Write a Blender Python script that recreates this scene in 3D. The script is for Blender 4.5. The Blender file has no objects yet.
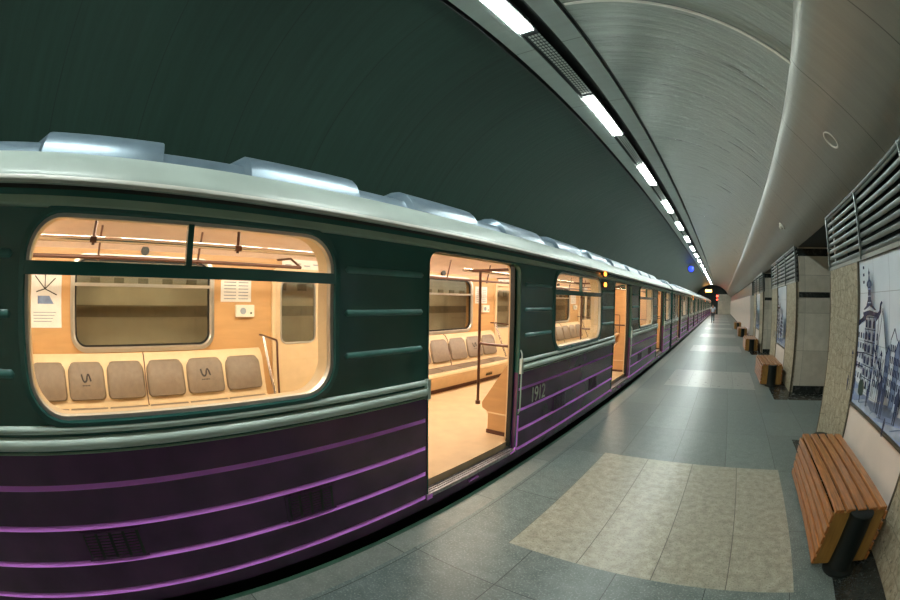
import bpy, bmesh, math, random
from mathutils import Vector, Matrix
random.seed(7)
C = bpy.context.scene.collection
S = bpy.context.scene
EYE = 1.75            # camera height above the platform; heights below are written from eye level

# ------------------------------------------------------------------ camera, world, exposure
cam_d = bpy.data.cameras.new('camera')
cam = bpy.data.objects.new('camera', cam_d); C.objects.link(cam)
cam_d.type = 'PANO'
def setp(names, v):
    for holder in (cam_d, getattr(cam_d, 'cycles', None)):
        if holder is None: continue
        for n in names:
            try: setattr(holder, n, v)
            except Exception: pass
setp(['panorama_type'], 'FISHEYE_EQUISOLID')
setp(['fisheye_lens'], 16.003)
setp(['fisheye_fov'], math.radians(200))
cam_d.sensor_width = 36.0; cam_d.sensor_height = 24.0; cam_d.sensor_fit = 'HORIZONTAL'
cam_d.clip_start = 0.02; cam_d.clip_end = 400
YAW, PIT, ROL = 0.6915, -0.00013, 0.01531
mR = Matrix.Rotation(YAW, 3, 'Y') @ Matrix.Rotation(PIT, 3, 'X') @ Matrix.Rotation(ROL, 3, 'Z')
mA = Matrix(((1, 0, 0), (0, 0, -1), (0, 1, 0)))
cam.matrix_world = Matrix.Translation((0, 0, EYE)) @ (mA @ mR).to_4x4()
S.camera = cam
w = bpy.data.worlds.new('world'); S.world = w; w.use_nodes = True
w.node_tree.nodes['Background'].inputs[0].default_value = (0.5, 0.6, 0.58, 1)
w.node_tree.nodes['Background'].inputs[1].default_value = 0.0
S.view_settings.view_transform = 'Standard'; S.view_settings.look = 'None'
S.view_settings.gamma = 1.0; S.view_settings.use_curve_mapping = False
S.view_settings.exposure = 0.0
LAMP = 80.0           # strength of the ceiling luminaires
CARLAMP = 24.0        # strength of the lamps inside the cars

# ------------------------------------------------------------------ materials
def newmat(name):
    m = bpy.data.materials.new(name); m.use_nodes = True
    nt = m.node_tree
    return m, nt, nt.nodes['Principled BSDF']
def P(name, col, rough=0.5, metal=0.0, spec=0.5, vary=0.0, scale=8.0, bump=0.0, bscale=60.0, stretch=None, coat=0.0):
    m, nt, b = newmat(name)
    b.inputs['Base Color'].default_value = (*col, 1); b.inputs['Roughness'].default_value = rough
    b.inputs['Metallic'].default_value = metal; b.inputs['Specular IOR Level'].default_value = spec
    b.inputs['Coat Weight'].default_value = coat
    tc = nt.nodes.new('ShaderNodeTexCoord'); mp = nt.nodes.new('ShaderNodeMapping')
    nt.links.new(tc.outputs['Object'], mp.inputs[0])
    if stretch: mp.inputs['Scale'].default_value = stretch
    if vary:
        n = nt.nodes.new('ShaderNodeTexNoise'); n.inputs['Scale'].default_value = scale; n.inputs['Detail'].default_value = 6
        nt.links.new(mp.outputs[0], n.inputs['Vector'])
        r = nt.nodes.new('ShaderNodeValToRGB'); r.color_ramp.elements[0].position = .3; r.color_ramp.elements[1].position = .7
        r.color_ramp.elements[0].color = (*[c * (1 - vary) for c in col], 1)
        r.color_ramp.elements[1].color = (*[min(1, c * (1 + vary)) for c in col], 1)
        nt.links.new(n.outputs['Fac'], r.inputs[0]); nt.links.new(r.outputs[0], b.inputs['Base Color'])
    if bump:
        n2 = nt.nodes.new('ShaderNodeTexNoise'); n2.inputs['Scale'].default_value = bscale; n2.inputs['Detail'].default_value = 5
        nt.links.new(mp.outputs[0], n2.inputs['Vector'])
        bp = nt.nodes.new('ShaderNodeBump'); bp.inputs['Strength'].default_value = bump; bp.inputs['Distance'].default_value = .02
        nt.links.new(n2.outputs['Fac'], bp.inputs['Height']); nt.links.new(bp.outputs[0], b.inputs['Normal'])
    return m
def emis(name, col, strength):
    m, nt, b = newmat(name)
    b.inputs['Base Color'].default_value = (*col, 1)
    b.inputs['Emission Color'].default_value = (*col, 1); b.inputs['Emission Strength'].default_value = strength
    return m
def glass(name, tint, base=0.05):
    m, nt, b = newmat(name); nt.nodes.remove(b)
    out = nt.nodes['Material Output']
    t = nt.nodes.new('ShaderNodeBsdfTransparent'); t.inputs[0].default_value = (*tint, 1)
    g = nt.nodes.new('ShaderNodeBsdfGlossy'); g.inputs['Roughness'].default_value = 0.02
    f = nt.nodes.new('ShaderNodeFresnel'); f.inputs[0].default_value = 1.45
    mx = nt.nodes.new('ShaderNodeMixShader')
    ge = nt.nodes.new('ShaderNodeNewGeometry')      # only the front face of a pane reflects
    k = nt.nodes.new('ShaderNodeMath'); k.operation = 'SUBTRACT'; k.inputs[0].default_value = 1.0; nt.links.new(ge.outputs['Backfacing'], k.inputs[1])
    k2 = nt.nodes.new('ShaderNodeMath'); k2.operation = 'MULTIPLY'; nt.links.new(k.outputs[0], k2.inputs[0]); nt.links.new(f.outputs[0], k2.inputs[1])
    nt.links.new(k2.outputs[0], mx.inputs[0]); nt.links.new(t.outputs[0], mx.inputs[1]); nt.links.new(g.outputs[0], mx.inputs[2])
    nt.links.new(mx.outputs[0], out.inputs['Surface'])
    return m
def math_node(nt, op, a, bval=None, c=None):
    n = nt.nodes.new('ShaderNodeMath'); n.operation = op
    for i, v in enumerate((a, bval, c)):
        if v is None: continue
        if isinstance(v, (int, float)): n.inputs[i].default_value = v
        else: nt.links.new(v, n.inputs[i])
    return n.outputs[0]
def line_mask(nt, coord, pitch, off, half):
    """1 on joint lines every `pitch`, else 0."""
    a = math_node(nt, 'ADD', coord, -off + pitch * 1000 + pitch / 2)
    a = math_node(nt, 'MODULO', a, pitch)
    a = math_node(nt, 'SUBTRACT', a, pitch / 2)
    a = math_node(nt, 'ABSOLUTE', a)
    return math_node(nt, 'LESS_THAN', a, half)
def mixcol(nt, fac, a, b):
    n = nt.nodes.new('ShaderNodeMix'); n.data_type = 'RGBA'
    for idx, v in ((0, fac), (6, a), (7, b)):
        if isinstance(v, (tuple, list)): n.inputs[idx].default_value = (*v, 1) if len(v) == 3 else v
        elif isinstance(v, (int, float)): n.inputs[idx].default_value = v
        else: nt.links.new(v, n.inputs[idx])
    return n.outputs[2]
def stone(name, c1, c2, fleck, rough, px=0, ox=0, py=0, oy=0, joint=(0.03, .035, .035), fscale=70.0, half=.003, nscale=9.0, fl_amt=.5, axes=(0, 1)):
    """polished stone slabs: clouding + flecks + thin joints on a grid"""
    m, nt, b = newmat(name)
    tc = nt.nodes.new('ShaderNodeTexCoord')
    sep = nt.nodes.new('ShaderNodeSeparateXYZ'); nt.links.new(tc.outputs['Object'], sep.inputs[0])
    n = nt.nodes.new('ShaderNodeTexNoise'); n.inputs['Scale'].default_value = nscale; n.inputs['Detail'].default_value = 8; n.inputs['Roughness'].default_value = .7
    nt.links.new(tc.outputs['Object'], n.inputs['Vector'])
    r = nt.nodes.new('ShaderNodeValToRGB'); r.color_ramp.elements[0].position = .32; r.color_ramp.elements[1].position = .68
    nt.links.new(n.outputs['Fac'], r.inputs[0])
    col = mixcol(nt, r.outputs[0], c1, c2)
    n2 = nt.nodes.new('ShaderNodeTexNoise'); n2.inputs['Scale'].default_value = fscale; n2.inputs['Detail'].default_value = 3
    nt.links.new(tc.outputs['Object'], n2.inputs['Vector'])
    r2 = nt.nodes.new('ShaderNodeValToRGB'); r2.color_ramp.elements[0].position = .54; r2.color_ramp.elements[1].position = .68
    nt.links.new(n2.outputs['Fac'], r2.inputs[0])
    fa = math_node(nt, 'MULTIPLY', r2.outputs[0], fl_amt)
    col = mixcol(nt, fa, col, fleck)
    # slab to slab tone
    if px and py:
        mk = math_node(nt, 'MAXIMUM', line_mask(nt, sep.outputs[axes[0]], px, ox, half), line_mask(nt, sep.outputs[axes[1]], py, oy, half))
        cx = math_node(nt, 'FLOOR', math_node(nt, 'DIVIDE', math_node(nt, 'SUBTRACT', sep.outputs[axes[0]], ox), px))
        cy = math_node(nt, 'FLOOR', math_node(nt, 'DIVIDE', math_node(nt, 'SUBTRACT', sep.outputs[axes[1]], oy), py))
        cmb = nt.nodes.new('ShaderNodeCombineXYZ'); nt.links.new(cx, cmb.inputs[0]); nt.links.new(cy, cmb.inputs[1])
        wn = nt.nodes.new('ShaderNodeTexWhiteNoise'); nt.links.new(cmb.outputs[0], wn.inputs['Vector'])
        v = math_node(nt, 'MULTIPLY_ADD', wn.outputs['Value'], .22, .89)
        hs = nt.nodes.new('ShaderNodeHueSaturation'); nt.links.new(v, hs.inputs['Value']); nt.links.new(col, hs.inputs['Color'])
        col = mixcol(nt, mk, hs.outputs[0], joint)
    nt.links.new(col, b.inputs['Base Color'])
    b.inputs['Roughness'].default_value = rough
    rr = math_node(nt, 'MULTIPLY_ADD', n.outputs['Fac'], .25, rough - .12)
    nt.links.new(rr, b.inputs['Roughness'])
    return m
def rough_stone(name, c1, c2):
    m, nt, b = newmat(name)
    tc = nt.nodes.new('ShaderNodeTexCoord')
    sep = nt.nodes.new('ShaderNodeSeparateXYZ'); nt.links.new(tc.outputs['Object'], sep.inputs[0])
    n = nt.nodes.new('ShaderNodeTexNoise'); n.inputs['Scale'].default_value = 14; n.inputs['Detail'].default_value = 10; n.inputs['Roughness'].default_value = .75
    nt.links.new(tc.outputs['Object'], n.inputs['Vector'])
    r = nt.nodes.new('ShaderNodeValToRGB'); r.color_ramp.elements[0].position = .33; r.color_ramp.elements[1].position = .66
    r.color_ramp.elements[0].color = (*c1, 1); r.color_ramp.elements[1].color = (*c2, 1)
    nt.links.new(n.outputs['Fac'], r.inputs[0])
    mpv = nt.nodes.new('ShaderNodeMapping'); mpv.inputs['Scale'].default_value = (.2, 3.6, 5.6); nt.links.new(tc.outputs['Object'], mpv.inputs[0])
    ed = nt.nodes.new('ShaderNodeTexVoronoi'); ed.feature = 'DISTANCE_TO_EDGE'; ed.distance = 'EUCLIDEAN'; ed.inputs['Scale'].default_value = 1.0; ed.inputs['Randomness'].default_value = .55
    nt.links.new(mpv.outputs[0], ed.inputs['Vector'])
    mk = math_node(nt, 'LESS_THAN', ed.outputs['Distance'], .022)
    col = mixcol(nt, math_node(nt, 'MULTIPLY', mk, .38), r.outputs[0], (.06, .05, .03))
    vo = nt.nodes.new('ShaderNodeTexNoise'); vo.inputs['Scale'].default_value = 42; vo.inputs['Detail'].default_value = 2
    nt.links.new(tc.outputs['Object'], vo.inputs['Vector'])
    pit = nt.nodes.new('ShaderNodeValToRGB'); pit.color_ramp.elements[0].position = .6; pit.color_ramp.elements[1].position = .68
    nt.links.new(vo.outputs['Fac'], pit.inputs[0])
    col = mixcol(nt, math_node(nt, 'MULTIPLY', pit.outputs[0], .6), col, (.07, .06, .04))
    nt.links.new(col, b.inputs['Base Color']); b.inputs['Roughness'].default_value = .75
    bp = nt.nodes.new('ShaderNodeBump'); bp.inputs['Strength'].default_value = .6; bp.inputs['Distance'].default_value = .02
    nt.links.new(n.outputs['Fac'], bp.inputs['Height']); nt.links.new(bp.outputs[0], b.inputs['Normal'])
    return m
def vault_mat(name, col, rough, metal, pitch, off, streak=.25, wave=.25, spec=.5):
    """sheet-metal vault cladding: transverse joints, faint hoop-wise brushing"""
    m, nt, b = newmat(name)
    tc = nt.nodes.new('ShaderNodeTexCoord')
    sep = nt.nodes.new('ShaderNodeSeparateXYZ'); nt.links.new(tc.outputs['Object'], sep.inputs[0])
    mp = nt.nodes.new('ShaderNodeMapping'); mp.inputs['Scale'].default_value = (.35, 5.0, .35)
    nt.links.new(tc.outputs['Object'], mp.inputs[0])
    n = nt.nodes.new('ShaderNodeTexNoise'); n.inputs['Scale'].default_value = 2.2; n.inputs['Detail'].default_value = 6; n.inputs['Roughness'].default_value = .65
    nt.links.new(mp.outputs[0], n.inputs['Vector'])
    r = nt.nodes.new('ShaderNodeValToRGB'); r.color_ramp.elements[0].position = .3; r.color_ramp.elements[1].position = .7
    r.color_ramp.elements[0].color = (*[c * (1 - streak) for c in col], 1); r.color_ramp.elements[1].color = (*[c * (1 + streak) for c in col], 1)
    nt.links.new(n.outputs['Fac'], r.inputs[0])
    mk = line_mask(nt, sep.outputs[1], pitch, off, .006)
    colr = mixcol(nt, math_node(nt, 'MULTIPLY', mk, .55), r.outputs[0], (.01, .012, .012))
    nt.links.new(colr, b.inputs['Base Color'])
    nt.links.new(math_node(nt, 'MULTIPLY_ADD', n.outputs['Fac'], .3, rough - .15), b.inputs['Roughness'])
    b.inputs['Metallic'].default_value = metal; b.inputs['Specular IOR Level'].default_value = spec
    bp = nt.nodes.new('ShaderNodeBump'); bp.inputs['Strength'].default_value = wave; bp.inputs['Distance'].default_value = .03
    nt.links.new(n.outputs['Fac'], bp.inputs['Height']); nt.links.new(bp.outputs[0], b.inputs['Normal'])
    return m
def tile_mat(name, col, rough, py, pz, off=0.0):
    m, nt, b = newmat(name)
    tc = nt.nodes.new('ShaderNodeTexCoord')
    sep = nt.nodes.new('ShaderNodeSeparateXYZ'); nt.links.new(tc.outputs['Object'], sep.inputs[0])
    n = nt.nodes.new('ShaderNodeTexNoise'); n.inputs['Scale'].default_value = 2.5; n.inputs['Detail'].default_value = 5
    nt.links.new(tc.outputs['Object'], n.inputs['Vector'])
    c = mixcol(nt, n.outputs['Fac'], [x * .85 for x in col], [min(1, x * 1.12) for x in col])
    mk = math_node(nt, 'MAXIMUM', line_mask(nt, sep.outputs[1], py, off, .003), line_mask(nt, sep.outputs[2], pz, 0, .003))
    c = mixcol(nt, math_node(nt, 'MULTIPLY', mk, .5), c, (.12, .14, .2))
    nt.links.new(c, b.inputs['Base Color']); b.inputs['Roughness'].default_value = rough
    return m
M = {}
M['green'] = P('dark_green_paint', (.024, .112, .094), .26, vary=.10, scale=3, coat=.3)
M['green_rib'] = P('pale_green_rib_paint', (.065, .20, .175), .3, vary=.15, scale=6)  # ribs set in a paler green than the side panel
M['olive'] = P('grey_green_paint', (.34, .45, .35), .35, vary=.08, scale=4)
M['purple'] = P('aubergine_paint', (.10, .030, .105), .22, vary=.3, scale=2.5, coat=.3)
M['lilac'] = P('bright_purple_paint', (.85, .26, 1.0), .4)
M['moulding'] = P('pale_grey_moulding', (.60, .70, .64), .3, vary=.06, scale=5)
M['roof'] = P('pale_roof_paint', (.43, .50, .455), .36, vary=.12, scale=2.2)
M['scoop'] = P('blue_grey_roof_metal', (.17, .235, .29), .30, metal=.3, vary=.15, scale=6)
M['rubber'] = P('black_rubber', (.012, .014, .013), .6, vary=.2)
M['legblack'] = P('black_leg_paint', (.006, .009, .008), .5, vary=.2, spec=.3)
M['black'] = P('black_steel', (.010, .011, .011), .5, vary=.3)
M['sill'] = P('worn_steel_tread', (.36, .34, .36), .4, metal=.7, vary=.3, scale=30, bump=.3)
M['carfloor'] = P('beige_linoleum', (.64, .48, .30), .35, vary=.08, scale=5)
M['panel'] = P('honey_laminate', (.56, .33, .145), .35, vary=.07, scale=3, stretch=(1, 1, 6))
M['cream'] = P('cream_plastic', (.72, .55, .34), .38, vary=.05)
M['ceil'] = P('pink_beige_ceiling_panel', (.72, .56, .47), .4, vary=.05)
M['pad'] = P('taupe_vinyl', (.20, .15, .105), .45, vary=.1, scale=20, bump=.1, bscale=150)
M['emblem'] = P('dark_print', (.03, .022, .02), .6, vary=.1)
M['chrome'] = P('polished_steel_tube', (.62, .58, .56), .15, metal=1.0, vary=.05)
M['brown'] = P('bronzed_tube', (.10, .045, .030), .3, metal=.4, vary=.1)
M['alu'] = P('satin_aluminium', (.55, .54, .5), .3, metal=.8, vary=.06)
M['plinth'] = P('dark_red_brown_skirting', (.10, .035, .02), .5, vary=.2)
M['paper'] = P('white_paper', (.75, .74, .72), .6, vary=.04, scale=12)
M['ink'] = P('grey_blue_print', (.28, .32, .36), .6, vary=.2)
M['plastic'] = P('off_white_plastic', (.74, .70, .60), .4, vary=.04)
M['glass'] = glass('window_glass', (.93, .95, .93))
M['farglass'] = glass('smoked_window_glass', (.86, .85, .80))
M['silver'] = P('silver_lettering', (.85, .86, .80), .4, vary=.05)
M['carlamp'] = emis('warm_lamp_glass', (1.0, .88, .70), CARLAMP)
M['orange'] = emis('orange_lamp_lens', (1.0, .30, .04), 4.5)
M['granite'] = stone('grey_green_granite', (.090, .118, .112), (.165, .200, .188), (.40, .44, .42), .36, px=.645, ox=-1.02, py=1.3, oy=.4)
M['strip'] = stone('warm_grey_granite', (.15, .165, .145), (.23, .24, .215), (.36, .37, .34), .34, px=9, ox=3, py=1.1, oy=.5)
M['beige'] = stone('beige_travertine', (.24, .225, .165), (.46, .44, .36), (.10, .095, .07), .34, px=.545, ox=-1.22, py=40, oy=-10, fscale=75, half=.0035, nscale=13, fl_amt=.6, joint=(.10, .09, .07))
M['pale'] = stone('pale_grey_granite', (.22, .235, .215), (.32, .33, .31), (.40, .41, .38), .30, px=.545, ox=-1.22, py=40, oy=-10)
M['edge'] = P('dark_green_edge_paint', (.028, .075, .048), .5, vary=.25, scale=10)
M['base'] = stone('black_granite', (.010, .013, .012), (.03, .036, .034), (.08, .09, .085), .25)
M['cream_stone'] = stone('cream_limestone', (.52, .49, .40), (.68, .64, .54), (.45, .41, .33), .4, px=.9, ox=.2, py=.75, oy=.1, joint=(.25, .23, .19), fl_amt=.3, nscale=4, axes=(0, 2))
M['pale_wall'] = P('pink_white_stone', (.76, .68, .61), .35, vary=.06, scale=3)
M['pilaster'] = rough_stone('shell_limestone', (.23, .195, .125), (.52, .47, .345))
M['bronze'] = P('bronze_edge_trim', (.10, .085, .055), .45, metal=.3, vary=.15)
M['vault_w'] = vault_mat('dark_green_vault_panel', (.020, .050, .038), .40, .0, 1.25, .1, .18, .25, .34)
M['vault_e'] = vault_mat('grey_vault_panel', (.29, .325, .29), .32, .45, 40, 3.2, .20, .9)
M['soffit'] = vault_mat('warm_grey_cornice_panel', (.33, .335, .295), .34, .35, 1.25, .63, .06)
M['bay'] = vault_mat('light_bay_panel', (.50, .55, .53), .4, .1, 1.8, .3, .06)
M['channel'] = P('dark_channel_metal', (.045, .05, .05), .5, metal=.3, vary=.15)
M['trimwhite'] = P('pale_metal_strip', (.75, .73, .66), .35, vary=.05)
M['grille'] = P('grey_green_louvre_metal', (.20, .235, .225), .3, metal=.6, vary=.08)
M['dark'] = P('dark_void_paint', (.012, .018, .017), .7, vary=.2)
M['concrete'] = P('tunnel_concrete', (.62, .57, .45), .6, vary=.15, scale=2.5)
M['conduit'] = P('brown_grey_cable_paint', (.33, .30, .22), .6, vary=.1)
M['tracksurf'] = P('track_ballast', (.03, .03, .028), .9, vary=.4, scale=14, bump=.8, bscale=18)
M['wood'] = P('varnished_red_brown_wood', (.36, .135, .034), .33, vary=.38, scale=5, stretch=(12, 1, 12), coat=.15)
M['woodend'] = P('golden_plywood', (.31, .16, .035), .45, vary=.2, scale=5, stretch=(6, 6, 1))
M['lamp'] = emis('white_lamp_diffuser', (.90, 1.0, .95), LAMP)
M['clock'] = emis('amber_display', (1.0, .45, .12), 9)
M['blue'] = emis('added_blue_lens', (.03, .07, .9), 1.2)  # lens of the added lamp that puts blue on the vault
M['red'] = emis('red_signal_lens', (1.0, .06, .03), 12)
M['mural'] = tile_mat('white_blue_glazed_tile', (.74, .82, .93), .22, .45, .47, 4.46)
M['m_mid'] = P('mid_blue_glaze', (.20, .28, .47), .25, vary=.3, scale=9)
M['m_dark'] = P('dark_blue_glaze', (.030, .045, .11), .25, vary=.35, scale=14)
M['m_light'] = P('pale_blue_glaze', (.42, .52, .70), .25, vary=.2, scale=8)
M['m_street'] = P('lilac_blue_glaze', (.30, .40, .66), .25, vary=.25, scale=5)
M['m_tree'] = P('green_black_glaze', (.02, .05, .04), .3, vary=.4, scale=20)
M['skin'] = P('skin', (.45, .26, .18), .5, vary=.08)
M['shirt'] = P('white_blue_shirt_cloth', (.62, .68, .78), .8, vary=.06)
M['trouser'] = P('dark_grey_trouser_cloth', (.035, .05, .06), .8, vary=.1)
M['hair'] = P('dark_hair', (.015, .012, .01), .6, vary=.2)
M['shoe'] = P('black_shoe_leather', (.01, .01, .01), .4, vary=.1)

# ------------------------------------------------------------------ geometry helpers
def wloc(o):
    v = Vector((0, 0, 0))
    while o is not None:
        v = v + o.location; o = o.parent
    return v
class MB:
    """collects shapes in world metres (x right, y along the track, z from eye level) and links them as ONE mesh object"""
    def __init__(s): s.v = []; s.f = []; s.mi = []; s.mats = []
    def mat(s, m):
        if m is None: return 0
        if m not in s.mats: s.mats.append(m)
        return s.mats.index(m)
    def add(s, vs, fs, m=None):
        o = len(s.v); k = s.mat(m)
        s.v += [tuple(v) for v in vs]; s.f += [tuple(i + o for i in f) for f in fs]; s.mi += [k] * len(fs)
        return s
    def box(s, x0, x1, y0, y1, z0, z1, m=None):
        x0, x1 = sorted((x0, x1)); y0, y1 = sorted((y0, y1)); z0, z1 = sorted((z0, z1))
        vs = [(x, y, z) for x in (x0, x1) for y in (y0, y1) for z in (z0, z1)]
        return s.add(vs, [(0, 1, 3, 2), (4, 6, 7, 5), (0, 4, 5, 1), (2, 3, 7, 6), (0, 2, 6, 4), (1, 5, 7, 3)], m)
    def prism_y(s, prof, y0, y1, m=None, caps=True, closed=True):
        """profile [(x,z)] run along y"""
        n = len(prof); vs = [(x, y0, z) for x, z in prof] + [(x, y1, z) for x, z in prof]
        fs = [(i, (i + 1) % n, n + (i + 1) % n, n + i) for i in range(n if closed else n - 1)]
        if caps and closed: fs += [tuple(range(n - 1, -1, -1)), tuple(range(n, 2 * n))]
        return s.add(vs, fs, m)
    def prism_x(s, prof, x0, x1, m=None):
        """profile [(y,z)] run along x"""
        n = len(prof); vs = [(x0, y, z) for y, z in prof] + [(x1, y, z) for y, z in prof]
        fs = [(i, (i + 1) % n, n + (i + 1) % n, n + i) for i in range(n)] + [tuple(range(n - 1, -1, -1)), tuple(range(n, 2 * n))]
        return s.add(vs, fs, m)
    def tube(s, pts, r, n=10, m=None, caps=True, flat=1.0):
        pts = [Vector(p) for p in pts]; k = len(pts); rings = []
        rs = r if isinstance(r, (list, tuple)) else [r] * k
        prev = None
        for i, p in enumerate(pts):
            t = (pts[min(i + 1, k - 1)] - pts[max(i - 1, 0)]).normalized()
            if prev is None:
                a = Vector((0, 0, 1)) if abs(t.z) < .9 else Vector((1, 0, 0))
                u = t.cross(a).normalized()
            else: u = (prev - t * prev.dot(t)).normalized()
            prev = u; v = t.cross(u)
            rings.append([p + (u * math.cos(2 * math.pi * j / n) + v * math.sin(2 * math.pi * j / n)) * rs[i] for j in range(n)])
        vs = [q for rg in rings for q in rg]
        fs = [(i * n + j, i * n + (j + 1) % n, (i + 1) * n + (j + 1) % n, (i + 1) * n + j) for i in range(k - 1) for j in range(n)]
        if caps: fs += [tuple(range(n - 1, -1, -1)), tuple((k - 1) * n + j for j in range(n))]
        return s.add(vs, fs, m)
    def lathe(s, cx, cy, prof, n=28, m=None):
        """profile [(r,z)] turned about the vertical through (cx,cy)"""
        vs = []; fs = []; k = len(prof)
        for r, z in prof:
            for j in range(n):
                a = 2 * math.pi * j / n; vs.append((cx + r * math.cos(a), cy + r * math.sin(a), z))
        for i in range(k - 1):
            for j in range(n): fs.append((i * n + j, i * n + (j + 1) % n, (i + 1) * n + (j + 1) % n, (i + 1) * n + j))
        fs += [tuple(range(n - 1, -1, -1)), tuple((k - 1) * n + j for j in range(n))]
        return s.add(vs, fs, m)
    def ring_path(s, path, prof, m=None):
        """closed path in a plane x=const [(y,z)], swept with profile [(outward offset, x)]"""
        n = len(path); k = len(prof); vs = []
        cy = sum(p[0] for p in path) / n; cz = sum(p[1] for p in path) / n
        for i in range(n):
            a = Vector(path[i - 1]); b = Vector(path[(i + 1) % n]); t = (b - a).normalized(); nrm = Vector((t.y, -t.x))
            if nrm.dot(Vector(path[i]) - Vector((cy, cz))) < 0: nrm = -nrm
            for o, x in prof: vs.append((x, path[i][0] + nrm.x * o, path[i][1] + nrm.y * o))
        fs = [(i * k + j, i * k + (j + 1) % k, ((i + 1) % n) * k + (j + 1) % k, ((i + 1) % n) * k + j) for i in range(n) for j in range(k)]
        return s.add(vs, fs, m)
    def plate(s, outer, holes, x0, x1, m=None):
        """flat plate in the y-z plane with holes, thickness x0..x1"""
        bm = bmesh.new(); edges = []
        for loop in [outer] + holes:
            vs = [bm.verts.new((x0, y, z)) for y, z in loop]
            for i in range(len(vs)): edges.append(bm.edges.new((vs[i], vs[(i + 1) % len(vs)])))
        bmesh.ops.triangle_fill(bm, use_beauty=True, use_dissolve=False, edges=edges)
        g = bmesh.ops.extrude_face_region(bm, geom=bm.faces[:])
        for e in g['geom']:
            if isinstance(e, bmesh.types.BMVert): e.co.x = x1
        bmesh.ops.recalc_face_normals(bm, faces=bm.faces[:])
        bm.verts.index_update()
        s.add([v.co[:] for v in bm.verts], [[v.index for v in f.verts] for f in bm.faces], m); bm.free()
        return s
    def build(s, name, m=None, parent=None, bevel=0.0, smooth=35, kind=None, segs=2, loc=None):
        me = bpy.data.meshes.new(name)
        base = wloc(parent) if parent is not None else Vector((0, 0, 0))
        off = Vector(loc) if loc is not None else Vector((0, 0, 0))
        sh = base + off
        me.from_pydata([(x - sh.x, y - sh.y, z + EYE - sh.z) for x, y, z in s.v], [], s.f)
        bm = bmesh.new(); bm.from_mesh(me); bmesh.ops.recalc_face_normals(bm, faces=bm.faces[:]); bm.to_mesh(me); bm.free()
        mats = s.mats if s.mats else [m]
        for mm in mats: me.materials.append(M[mm] if isinstance(mm, str) else mm)
        if len(mats) > 1 or s.mats:
            for p, k in zip(me.polygons, s.mi): p.material_index = k
        if smooth:
            me.polygons.foreach_set('use_smooth', [True] * len(me.polygons)); me.set_sharp_from_angle(angle=math.radians(smooth))
        o = bpy.data.objects.new(name, me); C.objects.link(o)
        if parent is not None: o.parent = parent
        if loc is not None: o.location = off
        if bevel:
            b = o.modifiers.new('bevel', 'BEVEL'); b.width = bevel; b.segments = segs; b.limit_method = 'ANGLE'; b.angle_limit = math.radians(40)
        if kind: o['kind'] = kind
        return o
def tag(o, label, cat, group=None):
    o['label'] = label; o['category'] = cat
    if group: o['group'] = group
    return o
def thing(name, label, cat, loc, group=None):
    o = bpy.data.objects.new(name, None); C.objects.link(o); o.location = loc; o.empty_display_size = .2
    return tag(o, label, cat, group)
def dup(root, loc, label, skip=()):
    kids = {}
    r = root.copy(); C.objects.link(r); r.location = loc; r['label'] = label
    for ch in root.children:
        if ch.name.split('.')[0] in skip: continue
        c = ch.copy(); C.objects.link(c); c.parent = r
        for g in ch.children:
            d = g.copy(); C.objects.link(d); d.parent = c
    return r
def ALL_CHILDREN(o): return list(o.children)
def rrect(y0, y1, z0, z1, r, n=6, tl=None, bl=None):
    """rounded rectangle loop in (y,z)"""
    rt = r if tl is None else tl; rb = r if bl is None else bl
    pts = []
    for cy, cz, a0, rr in ((y1 - rt, z1 - rt, 0, rt), (y0 + rt, z1 - rt, 90, rt), (y0 + rb, z0 + rb, 180, rb), (y1 - rb, z0 + rb, 270, rb)):
        for i in range(n + 1):
            a = math.radians(a0 + 90 * i / n); pts.append((cy + rr * math.cos(a), cz + rr * math.sin(a)))
    return pts

FLOOR = -1.75
YS, YN = -7.0, 72.0     # the built length of the station

# ================================================================== SETTING
# ---- platform floor: grey-green granite, warm edge strip, beige inlays in front of the benches
def floor():
    mb = MB()
    xs = [-1.9, -1.70, -1.22, .95, 1.77, 5.2]
    inl = [(2.18, 4.35), (8.72, 10.95), (15.5, 17.75), (22.3, 24.6), (29.1, 31.4), (35.9, 38.2), (42.7, 45), (49.5, 51.8), (56.3, 58.6), (63.1, 65.4)]
    ys = [YS]
    for a, b in inl: ys += [a, b]
    ys.append(YN)
    for j in range(len(ys) - 1):
        inlay = j % 2 == 1
        for i in range(len(xs) - 1):
            mt = 'strip' if i == 0 else ('beige' if (inlay and i == 2 and j < 3) else ('pale' if inlay and i == 2 else 'granite'))
            mb.add([(xs[i], ys[j], FLOOR), (xs[i + 1], ys[j], FLOOR), (xs[i + 1], ys[j + 1], FLOOR), (xs[i], ys[j + 1], FLOOR)], [(0, 1, 2, 3)], mt)
    mb.box(-1.9, 5.2, YS, YN, FLOOR - .3, FLOOR - .001, 'granite')
    mb.build('floor', kind='structure', smooth=0)
    e = MB(); e.prism_y([(-1.9, FLOOR), (-1.9, FLOOR - .06), (-1.955, FLOOR - .06), (-1.955, FLOOR - .012), (-1.945, FLOOR - .004)], YS, YN)
    e.build('trim_1', 'edge', kind='structure')
    t = MB(); t.box(-1.9, -1.6, YS, YN, -2.9, FLOOR - .3); t.build('wall_platform_edge', 'dark', kind='structure', smooth=0)
    t = MB(); t.box(-5.6, -1.6, YS, YN + 8, -3.0, -2.9); t.build('track_bed', 'tracksurf', kind='structure', smooth=0)
    for i, x in enumerate((-2.59, -4.11)):
        r = MB(); r.prism_y([(x - .07, -2.9), (x + .07, -2.9), (x + .07, -2.88), (x + .012, -2.86), (x + .012, -2.77), (x + .035, -2.76), (x + .035, -2.73), (x - .035, -2.73), (x - .035, -2.76), (x - .012, -2.77), (x - .012, -2.86), (x - .07, -2.88)], YS, YN + 8)
        r.build('trim_%d' % (i + 2), 'alu', kind='structure')
floor()
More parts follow.
